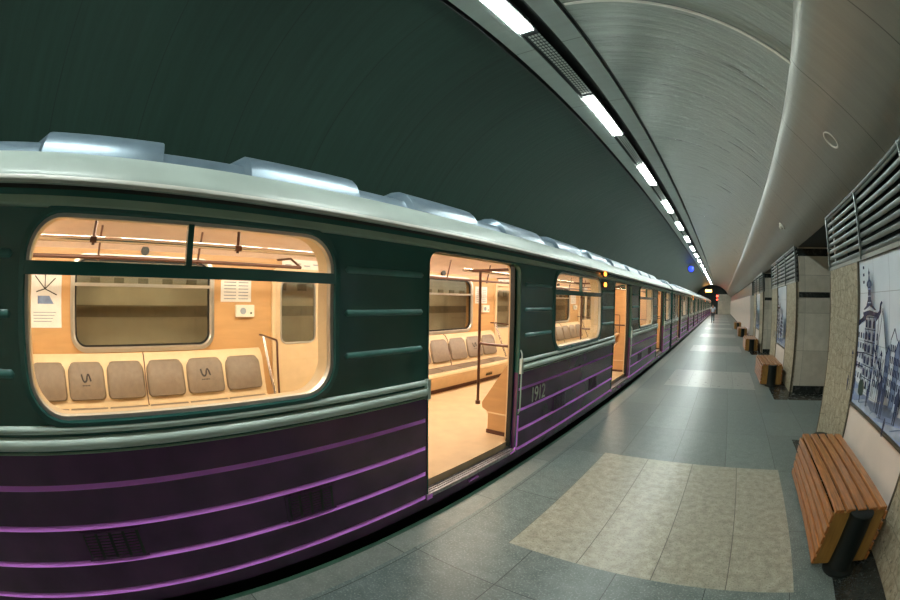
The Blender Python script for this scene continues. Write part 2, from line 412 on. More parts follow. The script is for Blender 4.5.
# ---- vault: one tunnel ring, centre (CX, CZ), radius RV
CX, CZ, RV = -1.7, -.49, 3.73
def arc(a0, a1, n, r=RV): return [(CX + r * math.cos(math.radians(a0 + (a1 - a0) * i / n)), CZ + r * math.sin(math.radians(a0 + (a1 - a0) * i / n))) for i in range(n + 1)]
def shell(prof, y0, y1, name, m, t=.1, kind='structure'):
    """open profile given a thickness outward from the ring centre"""
    outer = []
    for i, (x, z) in enumerate(prof):
        d = Vector((x - CX, z - CZ)).normalized(); outer.append((x + d.x * t, z + d.y * t))
    mb = MB(); mb.prism_y(prof + outer[::-1], y0, y1)
    return mb.build(name, m, kind=kind, smooth=40)
a_bw = math.degrees(math.acos((-2.19 - CX) / RV)); a_be = math.degrees(math.acos((-1.2 - CX) / RV))
a_r = math.degrees(math.atan2(1.94 - CZ, 1.13 - CX))
shell(arc(a_bw + .6, 196, 40), YS, YN, 'ceiling_track_vault', 'vault_w')
shell(arc(a_r - 1.5, a_be - .6, 18), YS, YN, 'ceiling_platform_vault', 'vault_e')
mb = MB(); mb.box(-5.6, -5.15, YS, YN, -2.9, .62); mb.build('wall_track_side', 'concrete', kind='structure', smooth=0)
# service pipes and dark band on the track-side wall
mb = MB(); mb.box(-5.15, -5.13, YS, YN, -.26, -.12)
for k in range(60): mb.box(-5.15, -5.12, -3 + k * .34, -2.86 + k * .34, .10, .20)
mb.build('trim_4', 'conduit', kind='structure', smooth=0)
# cornice (soffit) from the ridge down to the louvres, standing proud of the vault
so = [(1.02, 2.05), (1.028, 2.0), (1.04, 1.965), (1.06, 1.93), (1.09, 1.89), (1.13, 1.845), (1.19, 1.785), (1.30, 1.665), (1.78, 1.165), (1.86, 1.165), (1.86, 1.25), (1.25, 2.02)]
mb = MB(); mb.prism_y(so, YS, YN); mb.build('ceiling_cornice', 'soffit', kind='structure', smooth=50)
# hoop joint strip on the vault
pts = arc(a_r + .3, a_be - 1.0, 24, RV - .004); inn = arc(a_r + .3, a_be - 1.0, 24, RV - .018)
mb = MB(); mb.prism_y(pts + inn[::-1], 3.20, 3.235); mb.build('trim_5', 'trimwhite', kind='structure', smooth=40)
# ---- light bay: flat panels either side of a recessed channel
BZ = 3.2
mb = MB()
mb.box(-2.17, -1.90, YS, YN, BZ, BZ + .05, 'bay'); mb.box(-1.50, -1.22, YS, YN, BZ, BZ + .05, 'bay')
mb.build('ceiling_light_bay', kind='structure', smooth=0)
mb = MB(); mb.box(-1.90, -1.88, YS, YN, BZ + .01, BZ + .2); mb.box(-1.52, -1.50, YS, YN, BZ + .01, BZ + .2); mb.box(-2.3, -1.1, YS, YN, BZ + .2, BZ + .22)
mb.box(-2.24, -2.22, YS, YN, BZ - .02, BZ + .2); mb.box(-1.185, -1.165, YS, YN, BZ + .0, BZ + .2)
mb.build('trim_6', 'channel', kind='structure', smooth=0)

# ---- right-hand wall: piers with murals, passages between, then a long plain wall
WX = 1.77
PIERS = [(1.36, 5.74), (8.58, 12.88), (15.65, 20.1)]
def pier(i, y0, y1):
    mb = MB(); mb.box(WX + .06, 4.4, y0 + .012, y1 - .012, FLOOR, .47); mb.box(WX + .5, 4.4, y0 + .012, y1 - .012, .47, 1.16); mb.box(WX + .09, WX + .5, y0 + .012, y0 + .1, .47, 1.16); mb.box(WX + .09, WX + .5, y1 - .1, y1 - .012, .47, 1.16); mb.build('wall_pier_%d' % (i + 1), 'cream_stone', kind='structure', smooth=0)
    for k, (a, b) in enumerate(((y0, y0 + 1.30), (y1 - 1.30, y1))):
        p = MB(); p.box(WX, WX + .06, a, b, FLOOR, .46); p.build('wall_pilaster_%d' % (2 * i + k + 1), 'pilaster', kind='structure', smooth=0, bevel=.006)
    # bands on the passage faces, black plinth, bronze corner trims
    mb = MB()
    for yy, d in ((y0 + .012, -1), (y1 - .012, 1)):
        ya, yb = (yy - .012, yy + .02) if d < 0 else (yy - .02, yy + .012)
        mb.box(WX + .07, 4.4, ya, yb, .98, 1.13); mb.box(WX + .07, 4.4, ya, yb, .16, .265)
        mb.box(WX + .07, 4.4, ya, yb, FLOOR, FLOOR + .14)
    mb.box(WX - .015, WX + .05, y0 + 1.30, y1 - 1.30, FLOOR, FLOOR + .12)
    mb.build('baseboard_pier_%d' % (i + 1), 'base', kind='structure', smooth=0)
    mb = MB()
    for yy in (y0 - .004, y1 - .024, y0 + 1.285, y1 - 1.315): mb.box(WX - .006, WX + .035, yy, yy + .028, FLOOR, .46)
    mb.box(WX - .006, WX + .035, y0 + 1.30, y1 - 1.30, -1.018, -.995)
    mb.build('trim_%d' % (7 + i), 'bronze', kind='structure', smooth=0)
    mb = MB(); mb.box(1.30, WX + .01, y0 - .7, y1 - .3, FLOOR - .02, FLOOR + .002); mb.box(WX + .01, 4.4, y0 - .7, y0, FLOOR - .02, FLOOR + .002); mb.build('trim_%d' % (20 + i), 'base', kind='structure', smooth=0)
    mb = MB(); mb.box(WX + .012, WX + .05, y0 + 1.30, y1 - 1.30, FLOOR + .12, -1.0); mb.build('wall_dado_%d' % (i + 1), 'pale_wall', kind='structure', smooth=0)
for i, (a, b) in enumerate(PIERS): pier(i, a, b)
mb = MB(); mb.box(WX + .02, 4.4, YS, -1.3, FLOOR, 1.16); mb.build('wall_south_pier', 'cream_stone', kind='structure', smooth=0)
mb = MB(); mb.box(WX + .03, 2.1, 23.0, YN, FLOOR + .1, .48, 'pale_wall'); mb.box(WX + .12, 2.1, 23.0, YN, .48, 1.165, 'grille'); mb.build('wall_east', None, kind='structure', smooth=0)
mb = MB(); mb.box(WX + .01, 2.1, 23.0, YN, FLOOR, FLOOR + .1); mb.build('baseboard_east', 'base', kind='structure', smooth=0)
mb = MB(); mb.box(5.2, 5.4, YS, YN, FLOOR, 1.5); mb.build('wall_hall', 'cream_stone', kind='structure', smooth=0)
mb = MB(); mb.box(WX + .09, 5.4, YS, YN, 1.165, 1.3); mb.build('ceiling_passage', 'dark', kind='structure', smooth=0)
# ---- ends
mb = MB(); mb.box(-5.6, 5.4, YS - .2, YS, -3.0, 3.6); mb.build('wall_south', 'cream_stone', kind='structure', smooth=0)
def north():
    n = 40; y0 = YN
    outer = [(-5.7, -3.0), (5.4, -3.0), (5.4, 3.7), (-5.7, 3.7)]
    hole = [(-3.35 + 1.95 * math.cos(2 * math.pi * i / n), -.85 + 2.0 * math.sin(2 * math.pi * i / n)) for i in range(n)]
    mb = MB(); mb.plate(outer, [hole], 0, .25)
    mb.v = [(y, y0 + x, z) for x, y, z in mb.v]
    mb.build('wall_north', 'dark', kind='structure', smooth=0)
    mb = MB(); mb.box(-.62, 5.2, y0 - .12, y0, FLOOR, 1.66); mb.build('wall_north_cladding', 'cream_stone', kind='structure', smooth=0)
    mb = MB(); mb.prism_y(hole, y0 + .25, y0 + 8, caps=False); mb.build('wall_tunnel', 'dark', kind='structure')
    mb = MB(); mb.box(-5.6, -1.2, y0 + 8, y0 + 8.1, -3, 1.4); mb.build('wall_tunnel_end', 'dark', kind='structure', smooth=0)
north()

# ================================================================== THE TRAIN
SX = -2.0                          # platform-side skin
PITCH = 4.87
DOORS = [-2.705 + PITCH * k for k in range(4)]   # left edge of each door opening (1.215 clear), car 1: -2.70, 2.17, 7.04, 11.91
DW = 1.345; DTOP = .365; DBOT = -1.55; JW = 1.365  # JW: opening in the skin incl. the visible leaf edge
CAR0, CAR1 = -4.6, 15.05
WINS = [(-.505 + PITCH * k, 1.335 + PITCH * k) for k in range(3)]
ENDWIN = [(-4.1, -3.15), (13.65, 14.65)]
WT, WB = .375, -.585
SPLIT = -.735; TOPZ = .47; BOT = -1.71
def door_outline(a, b, top, bot):
    """the notch of a door in the (y,z) outline, walked from (a,bot) up and down to (b,bot)"""
    r = .09; pts = [(a, bot)]
    for i in range(6): t = math.radians(180 - 90 * i / 5); pts.append((a + r + r * math.cos(t), top - r + r * math.sin(t)))
    for i in range(6): t = math.radians(90 - 90 * i / 5); pts.append((b - r + r * math.cos(t), top - r + r * math.sin(t)))
    pts.append((b, bot)); return pts
def side_outline(z0, z1, top, dbot, wid):
    pts = [(CAR0, z0)]
    if dbot <= z0:
        for d in DOORS: pts += door_outline(d, d + wid, top, z0)
        pts += [(CAR1, z0), (CAR1, z1), (CAR0, z1)]
    return pts
car = thing('metro_car', 'nearest dark green and purple metro car, door open, numbered 1912', 'metro car', (-3.35, 5.2, 0), 'metro cars of the train at the platform')
def cpart(mb, name, m=None, **k): return mb.build(name, m, parent=k.pop('parent', car), **k)
def build_car():
    # --- outer skin
    mb = MB(); mb.plate(side_outline(SPLIT, TOPZ, DTOP, -9, JW), [rrect(a, b, WB, WT, .215) for a, b in WINS] + [rrect(a, b, WB, WT, .14) for a, b in ENDWIN], SX, SX - .05, 'green')
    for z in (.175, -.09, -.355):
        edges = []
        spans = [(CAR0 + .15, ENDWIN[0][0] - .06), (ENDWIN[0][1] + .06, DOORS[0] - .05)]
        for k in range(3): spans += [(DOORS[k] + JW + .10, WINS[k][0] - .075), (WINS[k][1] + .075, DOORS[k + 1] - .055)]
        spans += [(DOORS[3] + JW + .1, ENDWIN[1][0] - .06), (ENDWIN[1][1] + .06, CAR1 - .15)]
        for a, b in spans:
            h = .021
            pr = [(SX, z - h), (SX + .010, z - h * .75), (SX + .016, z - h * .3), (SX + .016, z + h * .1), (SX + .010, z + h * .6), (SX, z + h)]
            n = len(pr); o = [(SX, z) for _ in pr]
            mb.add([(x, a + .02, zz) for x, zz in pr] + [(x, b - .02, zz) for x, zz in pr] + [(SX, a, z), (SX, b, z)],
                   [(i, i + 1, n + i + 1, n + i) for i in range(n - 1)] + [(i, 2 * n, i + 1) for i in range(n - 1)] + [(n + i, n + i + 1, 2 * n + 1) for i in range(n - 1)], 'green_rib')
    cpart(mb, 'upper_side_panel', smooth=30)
    mb = MB(); mb.prism_y([(SX - .004, .448), (SX + .020, .400), (SX + .018, .392), (SX + .002, .384), (SX - .02, .384), (SX - .02, .448)], CAR0, CAR1, 'olive'); cpart(mb, 'cantrail_strip')
    # lower purple panels between doors with bright ribs
    seg = [(CAR0, DOORS[0])] + [(DOORS[k] + JW, DOORS[k + 1]) for k in range(3)] + [(DOORS[3] + JW, CAR1)]
    mb = MB()
    for a, b in seg: mb.box(SX - .05, SX, a, b, -1.61, SPLIT, 'purple')
    mb.prism_y([(SX, -1.605), (SX - .006, BOT), (SX - .09, BOT), (SX - .09, -1.605)], CAR0, CAR1, 'purple')
    cpart(mb, 'lower_side_panel', smooth=30)
    for a, b in seg:
        mb = MB()
        for z in (-.915, -1.145, -1.37, -1.588):
            h = .0135
            mb.add([(SX, a + .02, z - h), (SX + .018, a + .04, z - h * .7), (SX + .017, a + .04, z - h * .4), (SX, a + .02, z + h), (SX, b - .02, z - h), (SX + .018, b - .04, z - h * .7), (SX + .017, b - .04, z - h * .4), (SX, b - .02, z + h)],
                   [(0, 1, 5, 4), (1, 2, 6, 5), (2, 3, 7, 6), (0, 3, 2, 1), (4, 5, 6, 7)])
        o = cpart(mb, 'purple_rib', 'lilac', smooth=30); o['label'] = 'four bright purple ribs on the dark panel'
        # belt moulding: three pale rolls with a shadow gap, ending in a rounded cap
        mb = MB()
        def roll(z0, z1, d, n=6): return [(SX, z0)] + [(SX + d * math.sin(math.pi * (i + .5) / n), z0 + (z1 - z0) * (.5 - .5 * math.cos(math.pi * (i + .5) / n))) for i in range(n)] + [(SX, z1)]
        mb.prism_y(roll(-.640, -.597, .022), a + .012, b - .012); mb.prism_y(roll(-.722, -.655, .034), a + .012, b - .012)
        mb.prism_y(roll(-.742, -.731, .012), a + .012, b - .012, 'olive')
        cap = [(-.595, .03), (-.742, .03)]
        mb.mats = ['moulding', 'olive']; mb.mi = [0] * (len(mb.mi) // 3 * 2) + [1] * (len(mb.mi) - len(mb.mi) // 3 * 2)
        mb.box(SX, SX + .036, a + .0, a + .045, -.745, -.59, 'moulding'); mb.box(SX, SX + .036, b - .03, b, -.745, -.59, 'moulding')
        cpart(mb, 'belt_moulding', smooth=40)
    # --- roof
    ro = [(SX + .004, .500), (SX + .028, .516), (SX + .026, .53), (SX - .005, .56), (SX - .06, .625), (SX - .15, .685), (SX - .28, .735), (SX - .45, .778), (SX - .8, .84), (SX - 1.35, .88)]
    full = ro + [(-6.7 - x, z) for x, z in ro[-2::-1]]
    inner = [(x * .97 - .1, z - .06) for x, z in full[::-1]]
    mb = MB(); mb.prism_y(full + inner, CAR0, CAR1); cpart(mb, 'roof', 'roof', smooth=50)
    mb = MB(); mb.prism_y([(SX + .018, .536), (SX + .046, .509), (SX + .046, .502), (SX + .03, .497), (SX - .0, .497), (SX - .01, .51)], CAR0, CAR1); cpart(mb, 'gutter_lip', 'trimwhite', smooth=50)
    mb = MB(); mb.box(SX - .06, SX - .002, CAR0, CAR1, .452, .499); cpart(mb, 'gutter_gap', 'rubber', smooth=0)
    # air scoops along the edge of the roof and the conduit they sit on
    sy = [(-4.2, -3.4)] + [(-.68 + 1.43 * k, .25 + 1.47 * k) for k in range(10)]
    for a, b in sy:
        if b > CAR1 - .3: break
        mb = MB()
        pr = [(SX - .27, .71), (SX - .30, .78), (SX - .34, .84), (SX - .40, .89), (SX - .48, .925), (SX - .58, .935), (SX - .70, .92), (SX - .78, .86), (SX - .78, .76)]
        mb.prism_y(pr, a + .1, b)
        n = len(pr); base = len(mb.v)
        small = [(x * .2 + (SX - .52) * .8, .76 + (z - .76) * .45) for x, z in pr]
        mb.v += [(x, a - .04, z) for x, z in small]; mb.v += [(x, a + .1, z) for x, z in pr]
        mb.f += [(base + i, base + (i + 1) % n, base + n + (i + 1) % n, base + n + i) for i in range(n)] + [tuple(base + i for i in range(n))]; mb.mi += [0] * (n + 1)
        cpart(mb, 'air_scoop', 'scoop', smooth=50, bevel=.008)
    mb = MB(); mb.prism_y([(SX - .32, .74), (SX - .37, .815), (SX - .45, .845), (SX - .6, .85), (SX - .65, .78)], CAR0 + .2, CAR1 - .2); cpart(mb, 'roof_conduit', 'scoop', smooth=60)
    # --- windows: frame > pane
    def window(a, b, r, x, mull=True, bar=True, frm='green', gl='glass', d=1):
        mb = MB(); path = rrect(a, b, WB, WT, r, 8)
        mb.ring_path(path, [(.035, x), (.030, x + .014 * d), (-.002, x + .02 * d), (-.018, x + .008 * d), (-.018, x - .035 * d), (.0, x - .05 * d)])
        mb.mats = ['green' if d > 0 else 'alu']
        if bar:
            mb.box(x - .04 * d, x + .016 * d, a + .0, b - .0, .088, .145, frm)
            mb.box(x + .01 * d, x + .022 * d, a, b, .083, .1, frm)
        if mull: mb.box(x - .035 * d, x + .008 * d, (a + b) / 2 - .002, (a + b) / 2 + .03, .14, WT - .01, frm if d > 0 else 'alu')
        w = cpart(mb, 'window', smooth=40)
        g = MB(); g.prism_x(rrect(a + .01, b - .01, WB + .01, WT - .01, r, 8), x - .016 * d, x - .022 * d); g.build('glass_pane', gl, parent=w, smooth=0)
        if d > 0:
            v = MB(); v.ring_path(path, [(-.012, x - .035), (-.012, x - .17), (.0, x - .17), (.0, x - .035)]); v.build('inner_reveal', 'cream', parent=w, smooth=40)
            tr = MB(); tr.ring_path(path, [(-.014, x + .012), (-.014, x - .03), (-.034, x - .03), (-.032, x + .006)]); tr.build('metal_bead', 'alu', parent=w, smooth=40)
        return w
    for a, b in WINS: window(a, b, .215, SX)
    for a, b in ENDWIN: window(a, b, .14, SX, mull=False)
    # --- doors on the platform side (standing open): leaf edges, sill, jamb trims
    for d in DOORS:
        mb = MB(); mb.box(SX - .09, SX - .05, d - .60, d + .012, DBOT, DTOP + .02); cpart(mb, 'door_leaf', 'green', smooth=0)
        mb = MB(); mb.box(SX - .095, SX - .055, d + DW - .005, d + DW + .62, DBOT, DTOP + .02, 'green'); mb.box(SX - .10, SX - .05, d + DW - .012, d + DW + .0, DBOT, DTOP, 'rubber'); cpart(mb, 'door_leaf', smooth=0)
        mb = MB(); mb.box(SX - .16, SX + .012, d - .015, d + JW + .015, -1.61, -1.575, 'sill')
        for k in range(5): mb.box(SX - .14 + k * .03, SX - .13 + k * .03, d + .02, d + JW - .02, -1.575, -1.566, 'sill')
        mb.box(SX + .0, SX + .012, d + .55, d + .7, -1.66, -1.645, 'lilac')
        cpart(mb, 'door_sill', smooth=0)
        mb = MB(); pth = door_outline(d, d + JW, DTOP, -1.60)
        mb.tube([(SX + .004, y, z) for y, z in pth], .006, 6); cpart(mb, 'door_surround', 'green', smooth=60)
        mb = MB(); mb.tube([(SX + .0, d + JW + .03, -.50), (SX + .02, d + JW + .03, -.54), (SX + .02, d + JW + .03, -1.14), (SX + .0, d + JW + .03, -1.18)], .0075, 8); cpart(mb, 'door_handrail', 'moulding', smooth=60)
        mb = MB(); mb.tube([(SX + .006, d + JW + .02, -1.2), (SX + .006, d + JW + .02, -1.54), (SX + .006, d + JW - .02, -1.59), (SX + .006, d + JW - .1, -1.60)], .012, 8); cpart(mb, 'corner_trim', 'lilac', smooth=60); mb = MB()
        mb.box(SX, SX + .014, d - .012, d + .05, -1.625, -1.585); cpart(mb, 'corner_trim', 'lilac', smooth=60)
    # --- vents low on the side
    for a, b in [(-.43, -.03), (.91, 1.28)] + [(-.43 + PITCH * k, -.03 + PITCH * k) for k in (1, 2)] + [(.91 + PITCH * k, 1.28 + PITCH * k) for k in (1, 2)]:
        mb = MB(); mb.box(SX - .002, SX + .008, a, b, -1.36, -1.175, 'purple'); mb.box(SX, SX + .0095, a + .02, b - .02, -1.348, -1.187, 'black')
        for i in range(4):
            ya = a + .03 + i * (b - a - .05) / 4; yb = ya + (b - a - .05) / 4 - .02
            for j in range(9):
                z = -1.345 + j * .0185
                mb.add([(SX + .009, ya, z), (SX + .017, ya, z + .003), (SX + .009, ya, z + .010), (SX + .009, yb, z), (SX + .017, yb, z + .003), (SX + .009, yb, z + .010)], [(0, 1, 4, 3), (1, 2, 5, 4), (0, 2, 1), (3, 4, 5)], 'purple')
        cpart(mb, 'louvre_vent', smooth=0)
    # --- orange side lamps
    for z in (.46, .285):
        mb = MB(); mb.prism_x([(6.30 + .05 * math.cos(t * math.pi / 8), z + .05 * math.sin(t * math.pi / 8)) for t in range(16)], SX, SX + .03, 'rubber')
        mb.prism_x([(6.30 + .035 * math.cos(t * math.pi / 8), z + .035 * math.sin(t * math.pi / 8)) for t in range(16)], SX + .03, SX + .06, 'orange')
        cpart(mb, 'side_lamp')
    # --- underframe and bogies
    mb = MB(); mb.box(-4.55, SX - .1, CAR0 + .2, CAR1 - .2, -2.05, BOT + .1); cpart(mb, 'underframe', 'black', smooth=0)
    for yc in (-1.2, 11.6):
        mb = MB(); mb.box(-4.5, -2.2, yc - 1.4, yc + 1.4, -2.4, -2.05)
        for yy in (yc - 1.0, yc + 1.0):
            for x in (-2.6, -4.1): mb.tube([(x - .06, yy, -2.335), (x + .06, yy, -2.335)], .395, 20)
            mb.tube([(-4.1, yy, -2.335), (-2.6, yy, -2.335)], .08, 8)
        cpart(mb, 'bogie', 'black', smooth=40)
    # --- end walls
    for y, s in ((CAR0, 1), (CAR1, -1)):
        mb = MB(); pr = [(SX - .002, BOT), (SX - .002, .50)] + [(x, z - .01) for x, z in ro[3:]] + [(-6.7 - x, z - .01) for x, z in ro[-2:2:-1]] + [(-4.698, .50), (-4.698, BOT)]
        mb.prism_y(pr, y, y + .06 * s, 'green')
        mb.box(-3.7, -3.0, y - .1 * s, y + .01 * s, -1.5, .4, 'rubber'); cpart(mb, 'end_wall', smooth=30)
    # ============ interior
    IX, FX = SX - .12, -4.56
    mb = MB(); mb.box(FX, SX - .09, CAR0 + .06, CAR1 - .06, -1.62, -1.5); cpart(mb, 'floor_covering', 'carfloor', smooth=0)
    # far wall with windows and door bays
    def far_out(wid):
        pts = [(CAR0 + .06, -1.5)]
        for d in DOORS: pts += door_outline(d - .02, d + DW + .02, .30, -1.5)
        return pts + [(CAR1 - .06, -1.5), (CAR1 - .06, .56), (CAR0 + .06, .56)]
    fw = [(a + .025, b - .045) for a, b in WINS]
    mb = MB(); mb.plate(far_out(0), [rrect(a, b, -.575, .40, .17) for a, b in fw], FX, FX - .13); cpart(mb, 'interior_wall', 'panel', smooth=30)
    for a, b in fw:
        mb = MB(); path = rrect(a, b, -.575, .40, .17, 8)
        mb.ring_path(path, [(.02, FX), (.02, FX + .02), (-.02, FX + .025), (-.035, FX + .01), (-.035, FX - .04), (.0, FX - .05)], 'alu')
        mb.box(FX - .03, FX + .015, a, b, .085, .12, 'alu')
        mb.ring_path(path, [(-.036, FX + .0), (-.036, FX - .03), (-.055, FX - .03), (-.055, FX)], 'rubber')
        w = cpart(mb, 'window', smooth=40); w['label'] = 'window in the opposite wall with a steel bar across'
        g = MB(); g.prism_x(rrect(a + .01, b - .01, -.56, .38, .16, 8), FX - .02, FX - .026); g.build('glass_pane', 'farglass', parent=w, smooth=0)
    for d in DOORS:
        for k in range(2):
            a = d + k * (DW / 2) + .008; b = a + DW / 2 - .016
            mb = MB(); mb.plate([(a, -1.5), (b, -1.5), (b, .30), (a, .30)], [rrect(a + .07, b - .07, -.58, .22, .09)], FX - .04, FX - .08, 'cream')
            mb.ring_path(rrect(a + .07, b - .07, -.58, .22, .09), [(.012, FX - .04), (.008, FX - .03), (-.012, FX - .035), (-.012, FX - .06)], 'alu')
            o = cpart(mb, 'door_leaf', smooth=30); o['label'] = 'closed cream door leaf on the far side'
            g = MB(); g.prism_x(rrect(a + .075, b - .075, -.575, .215, .08), FX - .055, FX - .062); g.build('glass_pane', 'farglass', parent=o, smooth=0)
        mb = MB(); mb.ring_path(rrect(d - .05, d + DW + .05, -1.6, .33, .06), [(.03, FX), (.03, FX + .03), (-.02, FX + .03), (-.02, FX)]); cpart(mb, 'door_frame', 'cream', smooth=40)
        mb = MB(); mb.box(FX - .0, FX + .012, d + .06, d + .66, .33, .52, 'paper')
        for q in range(4): mb.box(FX + .012, FX + .0135, d + .1 + q * .14, d + .19 + q * .14, .40 + .02 * (q % 2), .415 + .02 * (q % 2), 'ink')
        cpart(mb, 'route_map', smooth=0)
    # near lining (only its edges show)
    mb = MB(); mb.plate([(y, z) for y, z in side_outline(-1.5, .5, DTOP - .0, -9, DW + .03)], [rrect(a - .0, b + .0, WB, WT, .19) for a, b in WINS] + [rrect(a, b, WB, WT, .14) for a, b in ENDWIN], IX, IX - .02); cpart(mb, 'inner_lining', 'cream', smooth=30)
    # ceiling
    cl = [(FX, .47), (FX + .06, .53), (FX + .25, .60), (FX + .6, .67), (-3.35, .70), (IX - .6, .67), (IX - .25, .60), (IX - .05, .50), (IX, .47)]
    mb = MB(); mb.prism_y(cl + [(x, z + .04) for x, z in cl[::-1]], CAR0 + .06, CAR1 - .06); cpart(mb, 'ceiling_lining', 'ceil', smooth=50)
    for k in range(13):
        y = CAR0 + .9 + k * 1.48
        mb = MB(); mb.prism_y([(-3.35 + .13 * math.cos(math.pi * t / 8), .70 - .09 * math.sin(math.pi * t / 8)) for t in range(9)], y - .66, y + .66); cpart(mb, 'ceiling_lamp', 'carlamp', smooth=60)
    # end partitions
    for y in (CAR0 + .07, CAR1 - .09):
        mb = MB(); mb.box(FX, IX, y, y + .02, -1.5, .5); cpart(mb, 'interior_end_wall', 'panel', smooth=0)
    # handrails at shoulder height along both sides with hangers
    for x, m in ((-2.70, 'chrome'), (-3.98, 'brown')):
        for k in range(3):
            a, b = DOORS[k] + DW - .02, DOORS[k + 1] + .02
            mb = MB(); mb.tube([(x, a + .0, .335), (x, b, .335)], .019, 8)
            hr = cpart(mb, 'handrail', m, smooth=60)
            for t in (.345, .655):
                y = DOORS[k] + DW + (DOORS[k + 1] - DOORS[k] - DW) * t
                h = MB(); h.tube([(x, y, .30), (x, y, .335), (x + (.06 if x < -3.3 else -.06), y + .02, .62)], .012, 6); h.tube([(x, y - .025, .335), (x, y + .025, .335)], .022, 8)
                h.build('hanger', 'brown', parent=hr, smooth=60)
    # bench seats: carcass > cushions
    bays = [(DOORS[k] + DW + .145, DOORS[k + 1] - .14) for k in range(3)] + [(CAR0 + .15, DOORS[0] - .12), (DOORS[3] + DW + .01, CAR1 - .15)]
    for a_, b_ in bays:
        inner_bay = a_ > DOORS[0] and b_ < DOORS[3]
        a, b = (a_ + .125, b_ - .145) if inner_bay else (a_, b_)
        L = b - a
        # far side
        mb = MB(); X = FX
        mb.prism_y([(X, -.62), (X + .05, -.60), (X + .10, -.62), (X + .16, -.70), (X + .24, -1.06), (X + .26, -1.12), (X + .50, -1.14), (X + .56, -1.16), (X + .57, -1.19), (X + .55, -1.22), (X + .46, -1.26), (X + .40, -1.40), (X + .40, -1.5), (X, -1.5)], a, b, 'cream')
        mb.box(X + .36, X + .405, a, b, -1.5, -1.44, 'plinth')
        for g in range(2):
            gy = a + L * (.16 + .62 * g)
            for t in range(6): mb.box(X + .39, X + .425, gy + t * .035, gy + t * .035 + .014, -1.40, -1.27, 'bronze')
        mb.prism_y([(X + .06, -.598), (X + .108, -.615), (X + .168, -.70), (X + .248, -1.06), (X + .268, -1.12), (X + .2, -1.12)], a + L / 2 - .006, a + L / 2 + .006, 'plinth')
        s = cpart(mb, 'bench_seat', smooth=35)
        n = 6 if L > 2.5 else 2; w0 = (L - .06) / n
        for i in range(n):
            ya = a + .03 + i * w0 + .014; yb = ya + w0 - .028
            mbp = MB(); pl = rrect(ya, yb, 0, .37, .05, 5, tl=.09)
            vs = []
            for y, t in pl: vs.append((X + .245 - .105 * t / .37 * 1.0 + .003, y, -1.04 + t))
            cyy = (ya + yb) / 2
            v2 = [(x + .022, cyy + (y - cyy) * .93, -.855 + (z + .855) * .93) for x, y, z in vs]
            nn = len(vs)
            mbp.add(vs + v2, [(q, (q + 1) % nn, nn + (q + 1) % nn, nn + q) for q in range(nn)] + [tuple(range(nn, 2 * nn))], 'pad')
            if n == 6 and i in (1, 4):   # printed mark
                def P3(u, v): return (X + .245 - .105 * (v + 1.04) / .37 + .0265, cyy + u, v)
                def stroke(p, q, wd):
                    d = Vector((q[0] - p[0], q[1] - p[1])); nrm = Vector((-d.y, d.x)).normalized() * wd / 2
                    c4 = [(p[0] + nrm.x, p[1] + nrm.y), (q[0] + nrm.x, q[1] + nrm.y), (q[0] - nrm.x, q[1] - nrm.y), (p[0] - nrm.x, p[1] - nrm.y)]
                    mbp.add([P3(u, v) for u, v in c4], [(0, 1, 2, 3)], 'emblem')
                ch = [(-.055, -.785), (-.045, -.83), (-.03, -.858), (-.008, -.86), (.008, -.84), (.015, -.80), (.028, -.785), (.04, -.80), (.058, -.855)]
                for p, q in zip(ch[:-1], ch[1:]): stroke(p, q, .019)
                for t in range(5): stroke((-.05 + t * .02, -.895), (-.037 + t * .02, -.895), .012)
            mbp.build('back_cushion', parent=s, smooth=45)
            mbs = MB(); mbs.prism_y([(X + .27, -1.122), (X + .29, -1.108), (X + .48, -1.122), (X + .52, -1.14), (X + .5, -1.142)], ya, yb); mbs.build('seat_cushion', 'pad', parent=s, smooth=40, bevel=.008)
        # armrest rails at each end of the far bench
        for e, dd in ((a, -1), (b, 1)):
            t = MB(); ye = e + dd * .03
            t.tube([(X + .03, ye, -.45), (X + .13, ye, -.45), (X + .52, ye, -.47), (X + .54, ye, -.5), (X + .54, ye, -1.15)], .013, 8, 'brown')
            t.tube([(X + .14, ye, -.46), (X + .42, ye + dd * .01, -1.12)], .017, 8, 'chrome'); t.build('armrest', parent=s, smooth=60)
        a, b = a_, b_
        # near side bench: carcass and shaped end panels
        mb = MB(); X = IX
        mb.prism_y([(X, -.66), (X - .05, -.66), (X - .12, -.72), (X - .16, -1.05), (X - .18, -1.12), (X - .38, -1.14), (X - .40, -1.18), (X - .37, -1.24), (X - .31, -1.30), (X - .31, -1.5), (X, -1.5)], a + .05, b - .05, 'cream')
        s2 = cpart(mb, 'bench_seat', smooth=35)
        for e, dd in ((a, -1), (b, 1)):
            t = MB(); pr = [(X, -1.5), (X - .31, -1.5), (X - .31, -1.25), (X - .39, -1.21), (X - .40, -1.15), (X - .05, -.64), (X, -.60)]
            y0, y1 = sorted((e, e + dd * .02)) if dd < 0 else (e - .02, e)
            t.prism_y(pr, y0, y1 + .03, 'panel'); t.box(X - .32, X, y0 - .012, y1 + .04, -1.5, -1.455, 'plinth'); t.box(X - .325, X, y0 - .01, y1 + .035, -1.26, -1.245, 'cream')
            t.build('end_panel', parent=s2, smooth=30)
            g = MB(); px = -2.60; yp = e - dd * .015
            g.tube([(px, yp, -1.17), (px, yp, .335)], .017, 10); g.tube([(px, yp, -.48), (px + .1, yp, -.485), (X, yp, -.49)], .016, 8)
            g.tube([(px - .14, yp - .05, .335), (px, yp, .335), (X, yp, .335)], .016, 8); g.tube([(px, yp, .335), (px - .05, yp - dd * .25, .335)], .015, 8)
            g.tube([(px, yp, -1.19), (px, yp, -1.15)], .03, 10); g.build('grab_pole', 'brown', parent=s2, smooth=60)
